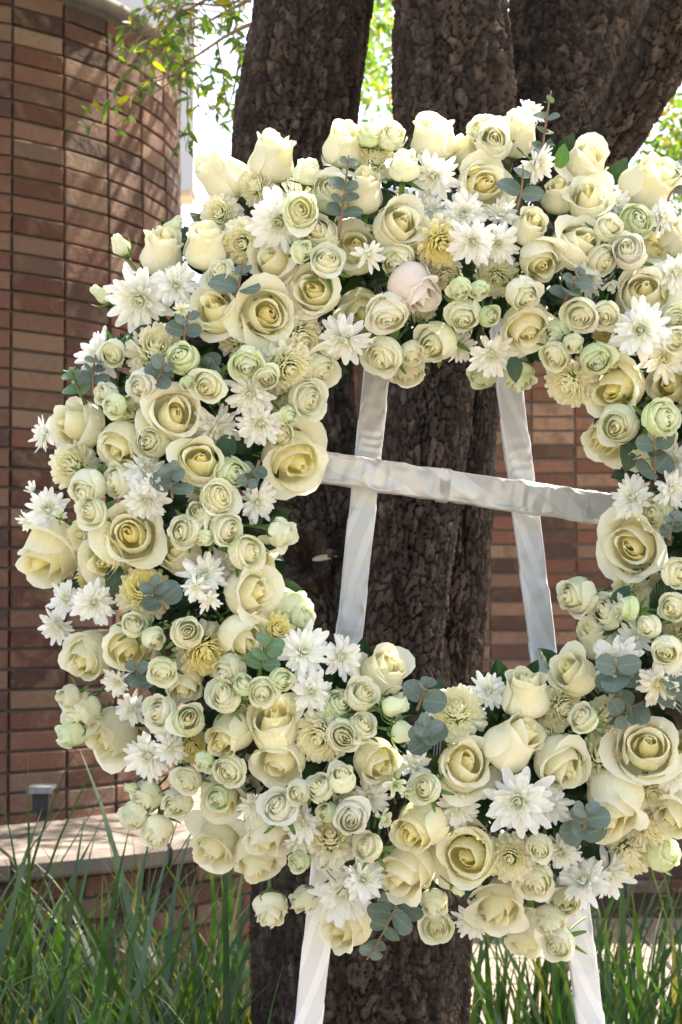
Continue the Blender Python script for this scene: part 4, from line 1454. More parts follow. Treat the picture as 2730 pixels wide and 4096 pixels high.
# kind, x, y, width in the 1568 px view, direction it leans, lean in degrees, tint, extra depth in cm
FLOWERS = '''
Rc 511 404 116 ul 72 c
Rc 627 362 110 u 74 c
Rc 792 333 100 u 70 c
Rc 995 318 102 u 66 c
Rc 1190 308 96 u 62 c
Rd 1353 365 108 ur 55 c
Rc 1492 422 128 ur 62 c
Rc 840 440 92 u 58 c
Ro 1112 420 122 ur 28 c
Rc 1072 352 78 ul 60 c -3
Rh 918 514 116 ur 28 c
Rc 1283 450 76 u 55 c -2
Rh 1352 455 98 u 46 c
Rc 1218 522 84 ur 42 c
Rh 1332 560 116 ur 38 c
Rh 1243 603 100 dr 32 c
Rc 374 580 104 u 66 c
Rc 474 566 106 u 62 c
Rd 497 710 116 ul 32 y
Rh 628 600 104 ul 36 c
Ro 612 722 126 r 14 y
Ro 722 667 120 ul 22 c
Rh 820 572 106 u 28 y -2
Rh 832 722 108 dr 30 y -3
Rc 953 660 110 dr 52 p 1
Rh 1210 755 112 d 28 c
Rd 1478 672 128 u 20 c
Rh 1495 577 84 r 34 y -3
Rc 1562 546 84 ur 50 c -1
Rh 1410 893 130 dl 30 y
Rh 1545 885 112 l 25 y -1
Rd 1396 1012 108 dl 40 y -3
Ro 1452 1255 150 l 16 c
Rc 1208 1594 112 u 64 c
Rh 1316 1545 100 ul 42 y
Rc 1180 1706 122 ur 56 c
Rd 1070 1757 128 ur 24 c
Rh 1293 1758 122 dr 36 c
Ro 1487 1720 150 u 16 c
Rc 1410 1846 138 d 55 c
Rc 1556 1862 96 dl 40 c
Rd 1075 1965 140 dl 18 y
Rc 963 1900 116 dl 38 y
Rh 928 2005 126 dl 50 c
Rh 1146 2086 118 d 46 c
Rh 790 2130 108 dl 52 c -3
Rc 1210 2140 96 d 60 c -3
Rc 1374 1466 90 ul 60 c -3
Rh 172 975 120 l 56 c
Rh 275 1026 108 dl 40 y
Rd 402 952 128 ur 20 c
Rh 460 1060 114 u 26 y
Rd 675 1058 138 dr 32 y -1
Rh 113 1277 142 dl 50 y
Rh 245 1285 116 dl 30 y -1
Ro 302 1230 128 ul 16 y
Rh 410 1266 98 ul 40 c -2
Rh 582 1362 112 r 44 c
Rh 196 1511 112 dl 40 c
Rh 296 1490 116 d 20 c
Rh 558 1468 102 dr 38 c
Rc 424 1560 94 d 48 c -2
Rh 250 1690 118 dl 46 c
Rc 527 1688 102 dl 42 y
Rh 632 1660 116 u 40 y
Rk 640 1757 110 dl 40 c
Rh 868 1750 102 dr 26 y
Rd 888 1536 118 ur 48 c -2
Rh 515 1832 104 d 46 c -2
Rd 494 1945 114 dl 48 c
Rh 618 1918 112 d 52 c
Rh 592 1975 106 d 58 c -2
Rc 660 1397 92 r 56 g -3
Rd 590 1292 84 dr 40 y -3
Rd 560 1790 92 r 40 w -5
Rh 1545 1720 90 r 40 y -4
Sc 706 392 62 u 68 s
Sc 850 308 56 u 70 g
Sr 902 306 64 u 50 s
Sc 930 378 72 u 62 s
Sr 1107 290 62 u 42 s
Sc 1135 325 78 u 26 s
Sr 1402 520 62 ur 36 s
Sr 1445 573 82 u 10 w
Sc 690 482 82 ur 14 s
Sc 695 578 50 r 30 g
Sr 752 597 72 u 22 s
Sr 893 727 98 d 20 w
Sc 1058 665 50 d 30 g
Sc 1102 668 44 d 36 g
Sc 1203 676 74 dr 32 s
Sc 1067 727 76 d 18 s
Sc 1125 727 48 r 25 g
Sr 1334 727 78 dl 16 s
Sr 1393 727 64 d 20 s
Sc 1318 790 44 d 45 s
Sc 1370 826 68 d 24 g
Sr 1273 822 66 dl 26 s
Sr 878 822 90 dl 34 s
Sc 1000 790 88 dl 24 s
Sc 946 814 54 d 42 s
Sr 940 858 80 d 44 s -2
Sc 1108 866 60 dl 48 g -2
Sc 1192 868 68 d 60 g -2
Sr 258 815 62 dl 18 s
Sc 418 822 72 ul 24 g
Sc 325 885 68 dl 30 w
Sc 243 905 52 l 40 s
Sc 262 932 52 dl 34 g
Sr 475 887 74 dl 14 s
Sc 430 882 34 d 20 g
Sr 570 840 74 d 24 g
Sc 612 868 58 dr 22 s
Sr 712 917 84 r 30 s
Sc 664 956 46 dr 38 g
Sr 648 1001 62 dr 16 s
Sc 200 1122 82 dl 34 s
Sr 206 1176 68 l 38 s
Sr 503 1141 78 ur 14 s
Sc 455 1176 52 ul 26 s
Sc 425 1220 72 l 20 s
Sr 525 1216 80 r 16 s
Sr 572 1268 80 r 34 s
Sc 652 1225 66 r 55 s
Sc 470 1237 38 d 50 g
Sc 1420 976 84 dl 18 s
Sr 1525 960 80 r 20 g
Sr 1525 1006 66 d 36 s
Sc 1322 1369 82 l 36 s
Sc 1440 1397 54 l 60 g
Sr 1560 1316 70 r 16 s
Sr 1545 1397 64 dl 18 s
Sc 1490 1440 50 l 40 s
Sc 1532 1497 66 d 20 s
Sr 1336 1646 66 ul 26 s
Sr 308 1432 56 u 18 s
Sc 355 1468 52 dr 34 s
Sc 430 1453 72 ur 14 s
Sr 374 1546 64 d 26 s
Sc 186 1636 82 dl 50 s
Sc 155 1601 54 l 52 s
Sc 160 1689 62 dl 62 g
Sr 365 1636 72 l 22 s
Sc 432 1653 72 u 12 s
Sr 514 1596 72 ul 22 s
Sc 560 1571 48 u 30 g
Sr 604 1592 62 d 18 s
Sc 648 1563 54 r 24 g
Sr 835 1592 76 ur 20 s
Sb 908 1624 62 r 72 g
Sr 835 1664 62 ur 20 s
Sc 788 1690 72 dr 14 s
Sb 930 1682 62 r 62 g
Sr 525 1773 72 dl 16 s
Sc 470 1752 42 d 40 g
Sr 430 1797 58 dl 28 s
Sc 335 1832 68 dl 50 s
Sc 405 1846 66 dl 36 s
Sc 306 1876 62 dl 56 s
Sc 362 1912 68 d 52 s
Sr 497 1836 58 dl 32 g
Sb 303 1810 34 l 75 g
Sr 640 1852 78 ul 18 w
Sc 686 1820 54 dl 20 s
Sr 731 1806 62 ul 24 s
Sc 786 1786 62 u 34 s
Sr 796 1842 58 u 30 s -1
Sc 806 1880 78 d 14 w 1
Sc 750 1866 42 l 30 g
Sr 840 1946 66 l 22 s
Sr 975 1809 66 l 12 s
Sc 686 1980 46 dl 34 g
Sc 622 2092 76 d 68 s
Sc 697 2068 60 dl 62 s
Sc 998 2078 62 d 46 s
Sr 1004 2132 72 d 36 s
Sr 1230 2032 80 d 24 s
Sc 1303 2071 66 d 26 s
Sc 1241 1948 56 d 32 s
Sc 1266 2118 66 d 52 s
Sr 1278 2172 76 dl 34 s
Sb 1052 2046 30 dr 60 g
Sc 1527 1962 72 r 40 g
Sc 1530 1556 56 r 40 g -2
Sb 278 563 52 ul 70 s
Sb 232 677 46 ul 68 g
Sb 398 524 56 ur 66 g -2
Sr 1390 600 66 dr 40 s -2
Sc 1395 545 54 d 30 s -2
Sr 1555 735 60 r 20 s -1
Sr 1555 780 60 r 26 s
Sc 1245 1990 40 r 60 g -3
Sc 700 1420 54 r 58 g -3
D 995 405 108 dl 26 w
D 640 512 142 dl 16 w
D 1065 490 104 u 22 w
D 1086 556 106 dl 20 w
D 1146 560 94 dr 20 w
d 850 586 76 dr 26 w 1
D 320 690 152 dl 22 w
D 405 655 100 ur 20 w
d 418 712 44 dl 20 g 1
D 225 815 108 ul 44 w -1
D 575 905 106 dl 28 w
D 598 975 110 d 26 w
D 100 998 78 l 66 w
D 340 1082 92 ur 34 w
D 336 1150 104 dl 22 w
d 350 1110 60 l 40 w
D 110 1170 96 ul 24 w
m 75 1126 38 ul 60 w
d 64 1196 56 dl 60 w
m 138 1185 34 u 30 g 1
D 152 1375 84 ul 30 w
D 216 1386 96 d 18 w
D 130 1440 82 dl 44 w
D 470 1320 104 u 20 w
D 515 1300 90 ur 34 w -1
d 450 1350 66 d 34 w
d 480 1378 62 d 36 w
D 700 1496 122 ur 22 w
D 786 1510 94 r 28 w
D 716 1590 92 d 22 w
D 340 1738 112 dl 30 w
D 392 1720 74 dr 34 w
D 370 1672 60 dl 36 w -1
D 1130 816 108 d 34 w
D 1060 795 84 dr 50 w -2
D 790 782 118 dl 32 w
D 1470 758 134 ul 16 w
D 1528 825 108 r 24 c
d 1425 805 76 d 36 c -1
D 1450 1142 94 ul 26 w
D 1545 1124 84 r 28 w
D 1415 1516 108 dl 22 w
D 1460 1462 92 ul 34 w -1
D 1512 1575 94 dr 26 c
D 1540 1520 84 r 30 w -1
D 1190 1842 156 dl 18 w
D 1266 1852 94 dr 28 w
D 790 2052 140 d 34 w
D 836 2020 92 ur 20 w 1
D 1340 2022 110 ul 36 w
D 1398 2012 112 dr 42 w
D 1085 2118 86 d 46 w
D 696 1890 92 dl 24 w
m 910 1800 56 d 24 g
m 935 1822 40 dr 24 g
m 880 1880 52 dr 24 g
m 742 1985 40 ul 50 w
D 1546 1780 84 dl 20 w
D 1222 258 66 ur 52 w -2
D 1235 376 86 dr 46 w
D 1526 500 78 r 44 w
D 1350 640 82 dl 40 w -2
m 1408 650 50 d 44 w -2
D 1556 625 98 r 30 w
D 500 985 110 dr 44 w -3
D 455 1130 60 dr 40 c -3
D 900 545 50 l 40 w -2
D 690 1935 66 d 44 w -1
P 565 560 112 l 20 c
P 1012 556 112 dr 26 y
P 688 772 96 dr 36 c -1
P 660 842 112 dr 28 c
P 355 808 126 u 34 c -1
P 172 1072 104 l 34 c -1
P 332 1360 112 u 26 y -1
P 470 1492 112 dr 26 y -1
P 632 1450 84 ur 28 y -1
P 740 1690 112 dl 24 c
P 760 1930 110 u 26 c
P 1050 1638 120 u 30 c -1
P 1175 1968 104 dl 18 c
P 1380 1742 106 ur 30 c -2
P 1312 878 108 dl 32 c
P 1398 775 72 dl 30 y -2
P 1290 1622 92 dr 34 c -2
P 1440 1955 116 dr 46 c -2
P 440 1712 80 dr 30 y -2
P 958 700 90 dr 50 c -4
P 690 455 90 ur 60 c -4
P 1490 1900 96 r 40 c -3
P 925 470 70 u 60 c -5
P 205 1325 60 d 40 y -3
P 1520 1350 64 dl 40 c -4
D 593 1154 92 r 29 w -2
D 1049 1859 92 d 35 w -2
Sc 765 440 92 u 27 s -2
P 1396 1642 85 ul 42 c -2
P 865 369 91 u 38 c -2
P 509 493 90 ul 23 c -2
D 1124 1587 92 u 29 w -2
P 1143 635 89 d 26 c -2
P 547 780 85 ul 34 c -2
Sr 270 1107 88 l 44 s -2
D 851 1833 84 d 31 w -2
Sr 739 853 83 dr 38 s -2
P 591 430 80 ul 39 c -2
Sc 733 537 85 ul 25 s -2
P 313 954 87 l 23 c -2
Sr 1471 1039 86 l 43 s -2
D 1551 1058 78 l 26 w -2
Sc 912 597 75 d 32 s -2
Sc 1461 510 81 ur 23 g -2
P 1447 1348 74 ul 24 c -2
Sr 1391 1402 75 ul 29 s -2
Sc 775 1622 75 ur 33 g -2
Sc 347 1015 72 l 24 s -2
Sc 534 1089 76 r 24 g -2
Sc 525 1541 70 dl 42 s -2
D 953 1758 77 u 38 w -2
D 303 1629 78 dl 33 w -2
Sc 509 635 72 ul 39 s -2
D 992 480 76 u 34 w -2
Sc 1507 1176 72 l 23 s -2
D 1418 469 71 ur 44 w -2
P 561 1626 72 dl 36 c -2
P 192 1230 73 l 30 c -2
P 1259 1686 74 ul 24 c -2
D 1291 1961 78 d 22 w -2
P 1560 1452 71 ul 26 c -2
P 1494 1818 77 dr 34 c -2
P 1024 630 74 d 33 c -2
D 1153 491 77 u 35 w -2
P 650 916 69 dr 39 c -2
D 582 1854 70 dl 34 w -2
Sc 1281 767 67 dl 39 g -2
P 1487 1390 71 ul 34 c -2
D 268 1567 66 dl 39 w -2
P 1701 1116 100 r 18 c
Sr 1842 1105 72 r 43 s
Rc 1781 1394 112 r 38 c
Rh 1857 1253 112 r 46 c
P 1740 1212 100 r 25 c
D 1827 1019 98 r 43 w
Sr 1642 1257 72 l 10 s
D 1612 1082 98 l 16 w
Sc 1811 784 72 ur 53 s
Rc 1744 649 112 ur 55 c
Sc 1719 1018 72 r 24 s
Sc 1770 1593 72 dr 51 s
Sc 1635 1359 72 r 12 s
Rc 1859 861 112 r 56 c
P 1621 1577 100 dr 27 c
Sr 1705 889 72 r 28 s
Rc 1636 1704 112 dr 43 c
Sc 1783 892 72 r 41 s
Sc 1637 1466 72 dr 19 s
D 1695 763 98 ur 37 w
D 1913 1134 98 r 56 w
Rc 1631 1178 112 l 14 c
Rh 1732 1488 112 dr 36 c
Rh 1640 970 112 r 13 c
Sr 1857 1463 72 r 55 s
Sc 1755 965 72 r 32 s
P 1707 1309 100 r 22 c
Sc 1637 698 72 ur 35 s
Sr 1706 1620 72 dr 43 s
Sc 1615 856 72 ur 16 s
Sr 1615 770 72 ur 24 s
D 1635 584 98 ur 48 w
Sc 1890 1062 72 r 52 s
Sr 1874 1354 72 r 52 s
Sr 1730 1685 72 dr 54 s
Sc 1804 1531 72 dr 51 s
P 1613 1823 100 dr 55 c
Sc 1789 726 72 ur 54 s
Sc 1888 975 72 r 55 s
Sc 1805 1164 72 r 36 s
Sc 1819 946 72 r 44 s
Sr 1691 1404 72 r 23 s
Sc 1781 1288 72 r 34 s
'''

KIND = {'Rc': 'closed', 'Rh': 'half', 'Ro': 'open', 'Rd': 'droop', 'Rk': 'hood', 'Sr': 'rosette', 'Sc': 'cup', 'Sb': 'bud', 'D': 'daisy', 'd': 'small', 'P': 'pompon', 'm': 'budmum'}
recs = []
for ln in FLOWERS.split('\n'):
    f = ln.split()
    if len(f) < 7:
        continue
    recs.append(dict(k=f[0], x=float(f[1]), y=float(f[2]), d=float(f[3]), az=f[4], tilt=float(f[5]), tint=f[6], dz=float(f[7]) if len(f) > 7 else 0.0))


def bulge(vx, vy):
    r = math.hypot(vx - VC[0], vy - VC[1])
    s = (r - 620.0) / 320.0
    return .125 * math.sqrt(max(0.0, 1 - s * s))


# distance from the camera, then let neighbours push each other apart in depth
for q in recs:
    lift = {'R': .015, 'S': .040, 'D': .030, 'd': .034, 'P': .012, 'm': .036}[q['k'][0]]
    q['Y'] = WY0 - .01 - bulge(q['x'], q['y']) - lift - q['dz'] * .011
    q['r'] = q['d'] * .5 * V2M * 1.85
for it in range(40):
    for i in range(len(recs)):
        a = recs[i]
        for j in range(i + 1, len(recs)):
            b = recs[j]
            dx, dy = (a['x'] - b['x']) * V2M * 1.85, (a['y'] - b['y']) * V2M * 1.85
            need = .80 * (a['r'] + b['r'])
            dd = dx * dx + dy * dy
            if dd > need * need:
                continue
            want = min(math.sqrt(need * need - dd), .75 * (a['r'] + b['r'])) * .8
            gap = a['Y'] - b['Y']
            if abs(gap) < want:
                mv = (want - abs(gap)) * .12
                sg = 1 if gap >= 0 else -1
                a['Y'] += sg * mv
                b['Y'] -= sg * mv
    for q in recs:
        lo = WY0 - .01 - bulge(q['x'], q['y'])
        q['Y'] = min(max(q['Y'], lo - .085), lo + .07)

OBJS = {'R': 'rose', 'S': 'spray_rose', 'D': 'chrysanthemum', 'd': 'chrysanthemum', 'P': 'pompon_chrysanthemum', 'm': 'chrysanthemum_bud'}
for i, q in enumerate(recs):
    rr = random.Random(i * 13 + 5)
    pos = at_v(q['x'], q['y'], q['Y'])
    view = (EYE - pos).normalized()
    right = Vector((0, 0, 1)).cross(view).normalized()
    right = -right if right.x < 0 else right
    up = view.cross(right)
    up = up if up.z > 0 else -up
    az = R(AZ[q['az']] + rr.uniform(-14, 14))
    tl = R(q['tilt'] + rr.uniform(-5, 5) + (11 if q['k'] == 'Sr' and q['tilt'] < 30 else 0))
    side = right * math.cos(az) + up * math.sin(az)
    axis = (view * math.cos(tl) + side * math.sin(tl)).normalized()
    quat = axis.to_track_quat('Z', 'Y')
    k = q['k']
    kind = KIND[k]
    rad = q['d'] * .5 * V2M * q['Y']
    div = {'closed': 1.0, 'half': 1.04, 'open': 1.10, 'droop': 1.10, 'hood': 1.04, 'rosette': 1.02, 'cup': .96, 'bud': .92, 'daisy': 1.05, 'small': 1.05, 'pompon': .96, 'budmum': .85}[kind]
    s = rad / div * {'R': .99, 'S': 1.03, 'D': 1.12, 'd': 1.12, 'P': 1.20, 'm': 1.1}[k[0]]
    sc = Vector((s * rr.uniform(.96, 1.05), s * rr.uniform(.96, 1.05), s * rr.uniform(.95, 1.08)))
    if kind == 'closed':
        sc.z *= 1.08
    # shift so that the visible head, not its base, sits at the pixel
    off = -axis * (s * (.0 if kind in ('closed', 'bud', 'cup') else .12))
    M4 = Matrix.Translation(pos + off) @ quat.to_matrix().to_4x4() @ Matrix.Rotation(rr.uniform(0, 6.28), 4, 'Z') @ Matrix.Diagonal((sc.x, sc.y, sc.z, 1))
    nm = OBJS[k[0]]
    if kind == 'bud':
        nm = 'rose_bud'
    if k[0] in 'RS':
        q['o'] = build_rose(nm, kind, M4, q['tint'], rr)
    else:
        q['o'] = build_mum(nm, {'small': 'daisy'}.get(kind, kind), M4, q['tint'], rr, kind == 'small')
    q['name'] = nm

# --- labels that single out each bloom
HOURS = ['twelve', 'one', 'two', 'three', 'four', 'five', 'six', 'seven', 'eight', 'nine', 'ten', 'eleven']


def clock(vx, vy):
    a = math.atan2(vx - VC[0], VC[1] - vy) / (2 * math.pi) * 12 % 12
    h = round(a * 2) / 2 % 12
    return (HOURS[int(h)] + " o'clock") if h == int(h) else 'half past ' + HOURS[int(h)]


def band(vx, vy):
    s = (math.hypot(vx - VC[0], vy - VC[1]) - 640.0) / 320.0
    return 'inner edge' if s < -.42 else ('outer edge' if s > .45 else 'middle')


TWORD = {'c': 'cream', 'y': 'yellow-hearted cream', 'w': 'white', 'g': 'greenish cream', 's': 'pale cream', 'p': 'blush'}
SHAPE = {'closed': 'closed', 'half': 'half-open', 'open': 'open', 'droop': 'loose-petalled', 'hood': 'hooded', 'rosette': 'small open', 'cup': 'small half-open', 'bud': 'tight sepal-wrapped'}
GRP = {'rose': 'large roses of the wreath', 'spray_rose': 'spray roses of the wreath', 'rose_bud': 'rose buds of the wreath', 'chrysanthemum': 'white chrysanthemums of the wreath',
       'pompon_chrysanthemum': 'pompon chrysanthemums of the wreath', 'chrysanthemum_bud': 'chrysanthemum buds of the wreath'}
CATS = {'rose': 'rose', 'spray_rose': 'rose', 'rose_bud': 'rose bud', 'chrysanthemum': 'chrysanthemum', 'pompon_chrysanthemum': 'chrysanthemum', 'chrysanthemum_bud': 'flower bud'}
SPECIAL = {(511, 404): 'cream rose with brown blemish sticking out toward the tower', (953, 660): 'blush pink closed rose hanging above the easel opening',
           (1208, 1594): 'upright cream rose catching the sun beside the easel leg', (113, 1277): 'big cream rose nearest the brick tower, halfway up',
           (622, 2092): 'drooping spray rose hanging alone on its stem below the wreath', (278, 563): 'green bud on a stem standing clear of the tower, upper of two',
           (232, 677): 'green bud on a stem standing clear of the tower, lower of two', (1322, 1369): 'spray rose reaching on its stem into the open centre before the wall',
           (652, 1225): 'spray rose on a bare stem reaching toward the tree trunk', (1452, 1255): 'broad open cream rose just below the end of the crossbar'}
by = {}
for q in recs:
    kd = KIND[q['k']]
    if (int(q['x']), int(q['y'])) in SPECIAL:
        base = SPECIAL[(int(q['x']), int(q['y']))]
    else:
        place = '%s of wreath at %s' % (band(q['x'], q['y']), clock(q['x'], q['y']))
        if q['k'][0] in 'RS':
            face = 'turned up' if (q['tilt'] > 40 and 'u' in q['az']) else ('nodding' if (q['tilt'] > 40 and 'd' in q['az']) else ('side-on' if q['tilt'] > 40 else ''))
            what = '%s %s%s %s' % (face, SHAPE[kd] + ' ', TWORD[q['tint']], {'rose': 'rose', 'spray_rose': 'spray rose', 'rose_bud': 'rose bud'}[q['name']])
        elif kd == 'pompon':
            what = 'dense %s pompon chrysanthemum' % {'c': 'cream', 'y': 'yellow', 'w': 'white', 'g': 'green'}[q['tint']]
        elif kd == 'budmum':
            what = 'tiny half-closed chrysanthemum bud'
        else:
            what = '%s%s chrysanthemum with pointed petals' % ('large ' if q['d'] > 118 else ('small ' if q['d'] < 80 else ''), {'w': 'white', 'c': 'ivory', 'g': 'greenish', 'y': 'yellow'}[q['tint']])
        base = ' '.join((what + ', ' + place).split())
        if len(base.split()) > 14:
            base = base.replace('small half-open', 'cupped').replace('half past ', 'half-past-')
    by.setdefault(base, []).append(q)
for base, qs in by.items():
    if len(qs) == 1:
        qs[0]['label'] = base
    elif len(qs) == 2:
        a, b = sorted(qs, key=lambda q: q['y'])
        if abs(a['y'] - b['y']) >= 18:
            a['label'], b['label'] = base + ', upper one', base + ', lower one'
        else:
            a, b = sorted(qs, key=lambda q: q['x'])
            a['label'], b['label'] = base + ', tower side', base + ', far side'
    else:
        for n_, q in enumerate(sorted(qs, key=lambda q: q['y'])):
            q['label'] = base + ', ' + ['topmost', 'second', 'third', 'fourth', 'fifth', 'sixth'][n_]
for q in recs:
    tag(q['o'], q['label'], CATS[q['name']], GRP[q['name']])

# ------------------------------------------------------------------ eucalyptus
def round_leaf(seed, ratio=1.0):
    rr = random.Random(seed)
    n, m = 4, 14
    mb = MB()
    P = []
    for i in range(n):
        r = i / (n - 1)
        row = []
        for j in range(m):
            a = 2 * math.pi * j / m
            rad = .5 * r * (1 + .05 * math.sin(2 * a + seed) + .03 * math.sin(3 * a))
            x = .5 - rad * math.cos(a) + (.0)
            y = ratio * rad * math.sin(a)
            if r == 1 and j == 0:
                x += .06
            z = .22 * y * y * 2 + .10 * (x - .3) ** 2 * (1 if seed % 2 else -1) + .02 * math.sin(3 * a + seed) * r
            row.append((x, y, z))
        P.append(row)
    mb.grid(np.array(P), True)
    mb.uv = [(min(1, max(0, .5 + v[1])), v[0]) for v in mb.v]
    return mb.mesh('leaf', M['eucalyptus'])


EU = [round_leaf(i, (1.0, .92, .82, 1.05)[i % 4]) for i in range(6)]


def sprig(vx, vy, az, tilt, L, n, size, label, dz=0.0, green=False, seed=0, Y=None):
    """A eucalyptus stem with opposite pairs of round leaves."""
    rr = random.Random(seed + 900)
    Y = WY0 - .01 - bulge(vx, vy) - .03 - dz * .01 if Y is None else Y
    p0 = at_v(vx, vy, Y)
    a = R(az)
    tilt *= .6
    d = Vector((math.cos(a) * math.cos(R(tilt)), -math.sin(R(tilt)), math.sin(a) * math.cos(R(tilt)))).normalized()
    Lm = L * V2M * Y * 1.25
    root = empty('eucalyptus_sprig', p0)
    bend = Vector((rr.uniform(-.12, .12), 0, rr.uniform(-.12, .12)))
    pts = [d * (Lm * t) + bend * (Lm * t * t) for t in np.linspace(-.35, 1, 9)]
    mb = MB()
    mb.tube(pts, list(np.linspace(.0022, .0011, 9)), 6)
    link('stem', mb.mesh('sprig_stem', M['twig'] if not green else M['stem']), root)
    perp = d.cross(Vector((0, 1, 0)))
    if perp.length < .2:
        perp = Vector((1, 0, 0))
    perp.normalize()
    for i in range(n):
        t = (i + .3) / n
        p = d * (Lm * t) + bend * (Lm * t * t)
        ang = (i % 2) * 1.1 + rr.uniform(-.6, .6)
        for sgn in (-1, 1):
            ld = (perp * math.cos(ang) + d.cross(perp) * math.sin(ang)) * sgn + d * rr.uniform(.1, .45)
            ld.normalize()
            nrm = (Vector((0, -1, 0)) * .9 + d * .5 + Vector((rr.uniform(-.5, .5), rr.uniform(-.3, .3), rr.uniform(-.2, .6))))
            y = nrm.cross(ld)
            if y.length < .05:
                y = perp.copy()
            y.normalize()
            z = ld.cross(y)
            s = size * V2M * Y * (1 - .5 * t ** 2) * rr.uniform(.72, 1.15)
            Mx = Matrix((ld, y, z)).transposed().to_4x4()
            o = link('leaf', EU[rr.randrange(6)], root, (1, 1, 1) if not green else (1.1, 1.7, .5))
            o.matrix_local = Matrix.Translation(p) @ Mx @ Matrix.Scale(s, 4)
    tag(root, label, 'eucalyptus', 'eucalyptus sprigs in the wreath')
    return root


sprig(785, 500, 82, 35, 120, 5, 44, 'grey green eucalyptus sprig rising between roses near the top of the wreath', seed=1)
sprig(548, 672, 84, 40, 50, 2, 66, 'two big round eucalyptus leaves on a reddish stem at ten o\'clock', seed=2)
sprig(1195, 455, 80, 55, 60, 2, 66, 'broad eucalyptus leaves beside the topmost open rose', seed=3)
sprig(1246, 350, 84, 12, 105, 4, 40, 'thin eucalyptus tip standing up against the dark trunk', seed=4)
sprig(1300, 690, 70, 60, 70, 4, 48, 'dark eucalyptus cluster at half past one, middle of wreath', seed=5)
sprig(590, 1075, 250, 55, 50, 3, 46, 'three round eucalyptus leaves beside the trunk at the opening', seed=6)
sprig(185, 905, 110, 35, 60, 4, 38, 'bright green eucalyptus tip against the tower bricks', green=True, seed=7)
sprig(395, 1125, 90, 70, 55, 4, 48, 'grey eucalyptus cluster at nine o\'clock, middle of wreath', seed=8, dz=2)
sprig(372, 1385, 110, 65, 55, 4, 52, 'grey eucalyptus cluster beside a yellow pompon at eight o\'clock', seed=9, dz=1)
sprig(600, 1535, 70, 45, 70, 3, 54, 'green eucalyptus leaves below two half-open roses at half past seven', green=True, seed=10)
sprig(985, 1705, 110, 75, 50, 4, 54, 'stacked round eucalyptus leaves at six o\'clock, inner edge of wreath', seed=11, dz=2)
sprig(965, 1615, 70, 30, 45, 2, 60, 'dark grey eucalyptus leaves against the trunk bark at six o\'clock', seed=12)
sprig(1425, 1580, 100, 55, 60, 3, 72, 'broad blue green eucalyptus leaves under a white chrysanthemum at four o\'clock', seed=13)
sprig(1335, 1925, 80, 65, 80, 4, 60, 'blue grey eucalyptus cluster at five o\'clock, outer half of wreath', seed=14, dz=2)
sprig(920, 2060, 245, 35, 130, 5, 58, 'eucalyptus sprig hanging below the bottom of the wreath', seed=15)
sprig(1505, 1090, 100, 50, 70, 3, 60, 'pale grey eucalyptus leaves at three o\'clock above the crossbar', seed=16)
sprig(1540, 1225, 90, 60, 40, 3, 46, 'dark eucalyptus tuft at three o\'clock below the crossbar', seed=17, dz=1)
sprig(425, 770, 80, 50, 45, 2, 44, 'single eucalyptus pair below a large white chrysanthemum at ten o\'clock', seed=18)
sprig(318, 1575, 90, 60, 50, 3, 46, 'dark eucalyptus tuft at eight o\'clock, outer half of wreath', seed=19)
sprig(360, 875, 60, 60, 45, 3, 44, 'dark eucalyptus tuft beside a small rose at half past nine', seed=20, dz=1)
sprig(215, 885, 90, 30, 60, 3, 40, 'slender grey eucalyptus leaves at half past nine, outer edge', seed=21)
sprig(1550, 1610, 90, 55, 50, 3, 48, 'eucalyptus tuft at four o\'clock near the picture edge', seed=22)
sprig(465, 830, 300, 60, 50, 3, 48, 'shaded eucalyptus leaves around the exposed twine at ten o\'clock', seed=23, dz=-2)
sprig(1545, 440, 60, 30, 60, 3, 44, 'grey eucalyptus leaves behind the rose at one o\'clock outer edge', seed=24, dz=-2)
sprig(1460, 1620, 200, 50, 60, 3, 58, 'dark broad eucalyptus leaves behind others at four o\'clock', seed=25, dz=-2)

# ------------------------------------------------------------------ rose leaves
def rose_leaf_grid(L, W, fold, droop, seed):
    rr = random.Random(seed)
    n = 8
    rows = []
    for i in range(n):
        t = i / (n - 1)
        w = W * .5 * (math.sin(math.pi * (.06 + .94 * t) ** .85) ** .75 if t < 1 else .01)
        w *= 1 + .06 * (i % 2)
        z = -droop * L * t * t
        rows.append([(L * t, -w, z + fold * w), (L * t, -w * .5, z + fold * w * .35), (L * t, 0, z), (L * t, w * .5, z + fold * w * .35), (L * t, w, z + fold * w)])
    return np.array(rows)


RL = []
for q in range(4):
    mb = MB()
    mb.grid(rose_leaf_grid(1, .62, (.3, .15, .45, .2)[q], (.2, .35, .1, .25)[q], q))
    RL.append(mb)
RL_M = {k: [mb.mesh('leaf', M[k]) for mb in RL] for k in ('rose_leaf', 'bright_leaf')}


def lone_leaf(vx, vy, az, L, label, tilt=10, mat='rose_leaf', dz=0.0, seed=0, roll=0.0):
    Y = WY0 - .01 - bulge(vx, vy) - .02 - dz * .01
    a = R(az)
    d = Vector((math.cos(a) * math.cos(R(tilt)), -math.sin(R(tilt)), math.sin(a) * math.cos(R(tilt)))).normalized()
    nrm = Vector((0, -1, .35))
    y = nrm.cross(d).normalized()
    z = d.cross(y)
    o = link('rose_leaf', RL_M[mat][seed % 4])
    o.matrix_world = Matrix.Translation(at_v(vx, vy, Y)) @ Matrix((d, y, z)).transposed().to_4x4() @ Matrix.Rotation(roll, 4, 'X') @ Matrix.Scale(L * V2M * Y, 4)
    tag(o, label, 'leaf', 'single rose leaves in the wreath')
    return o


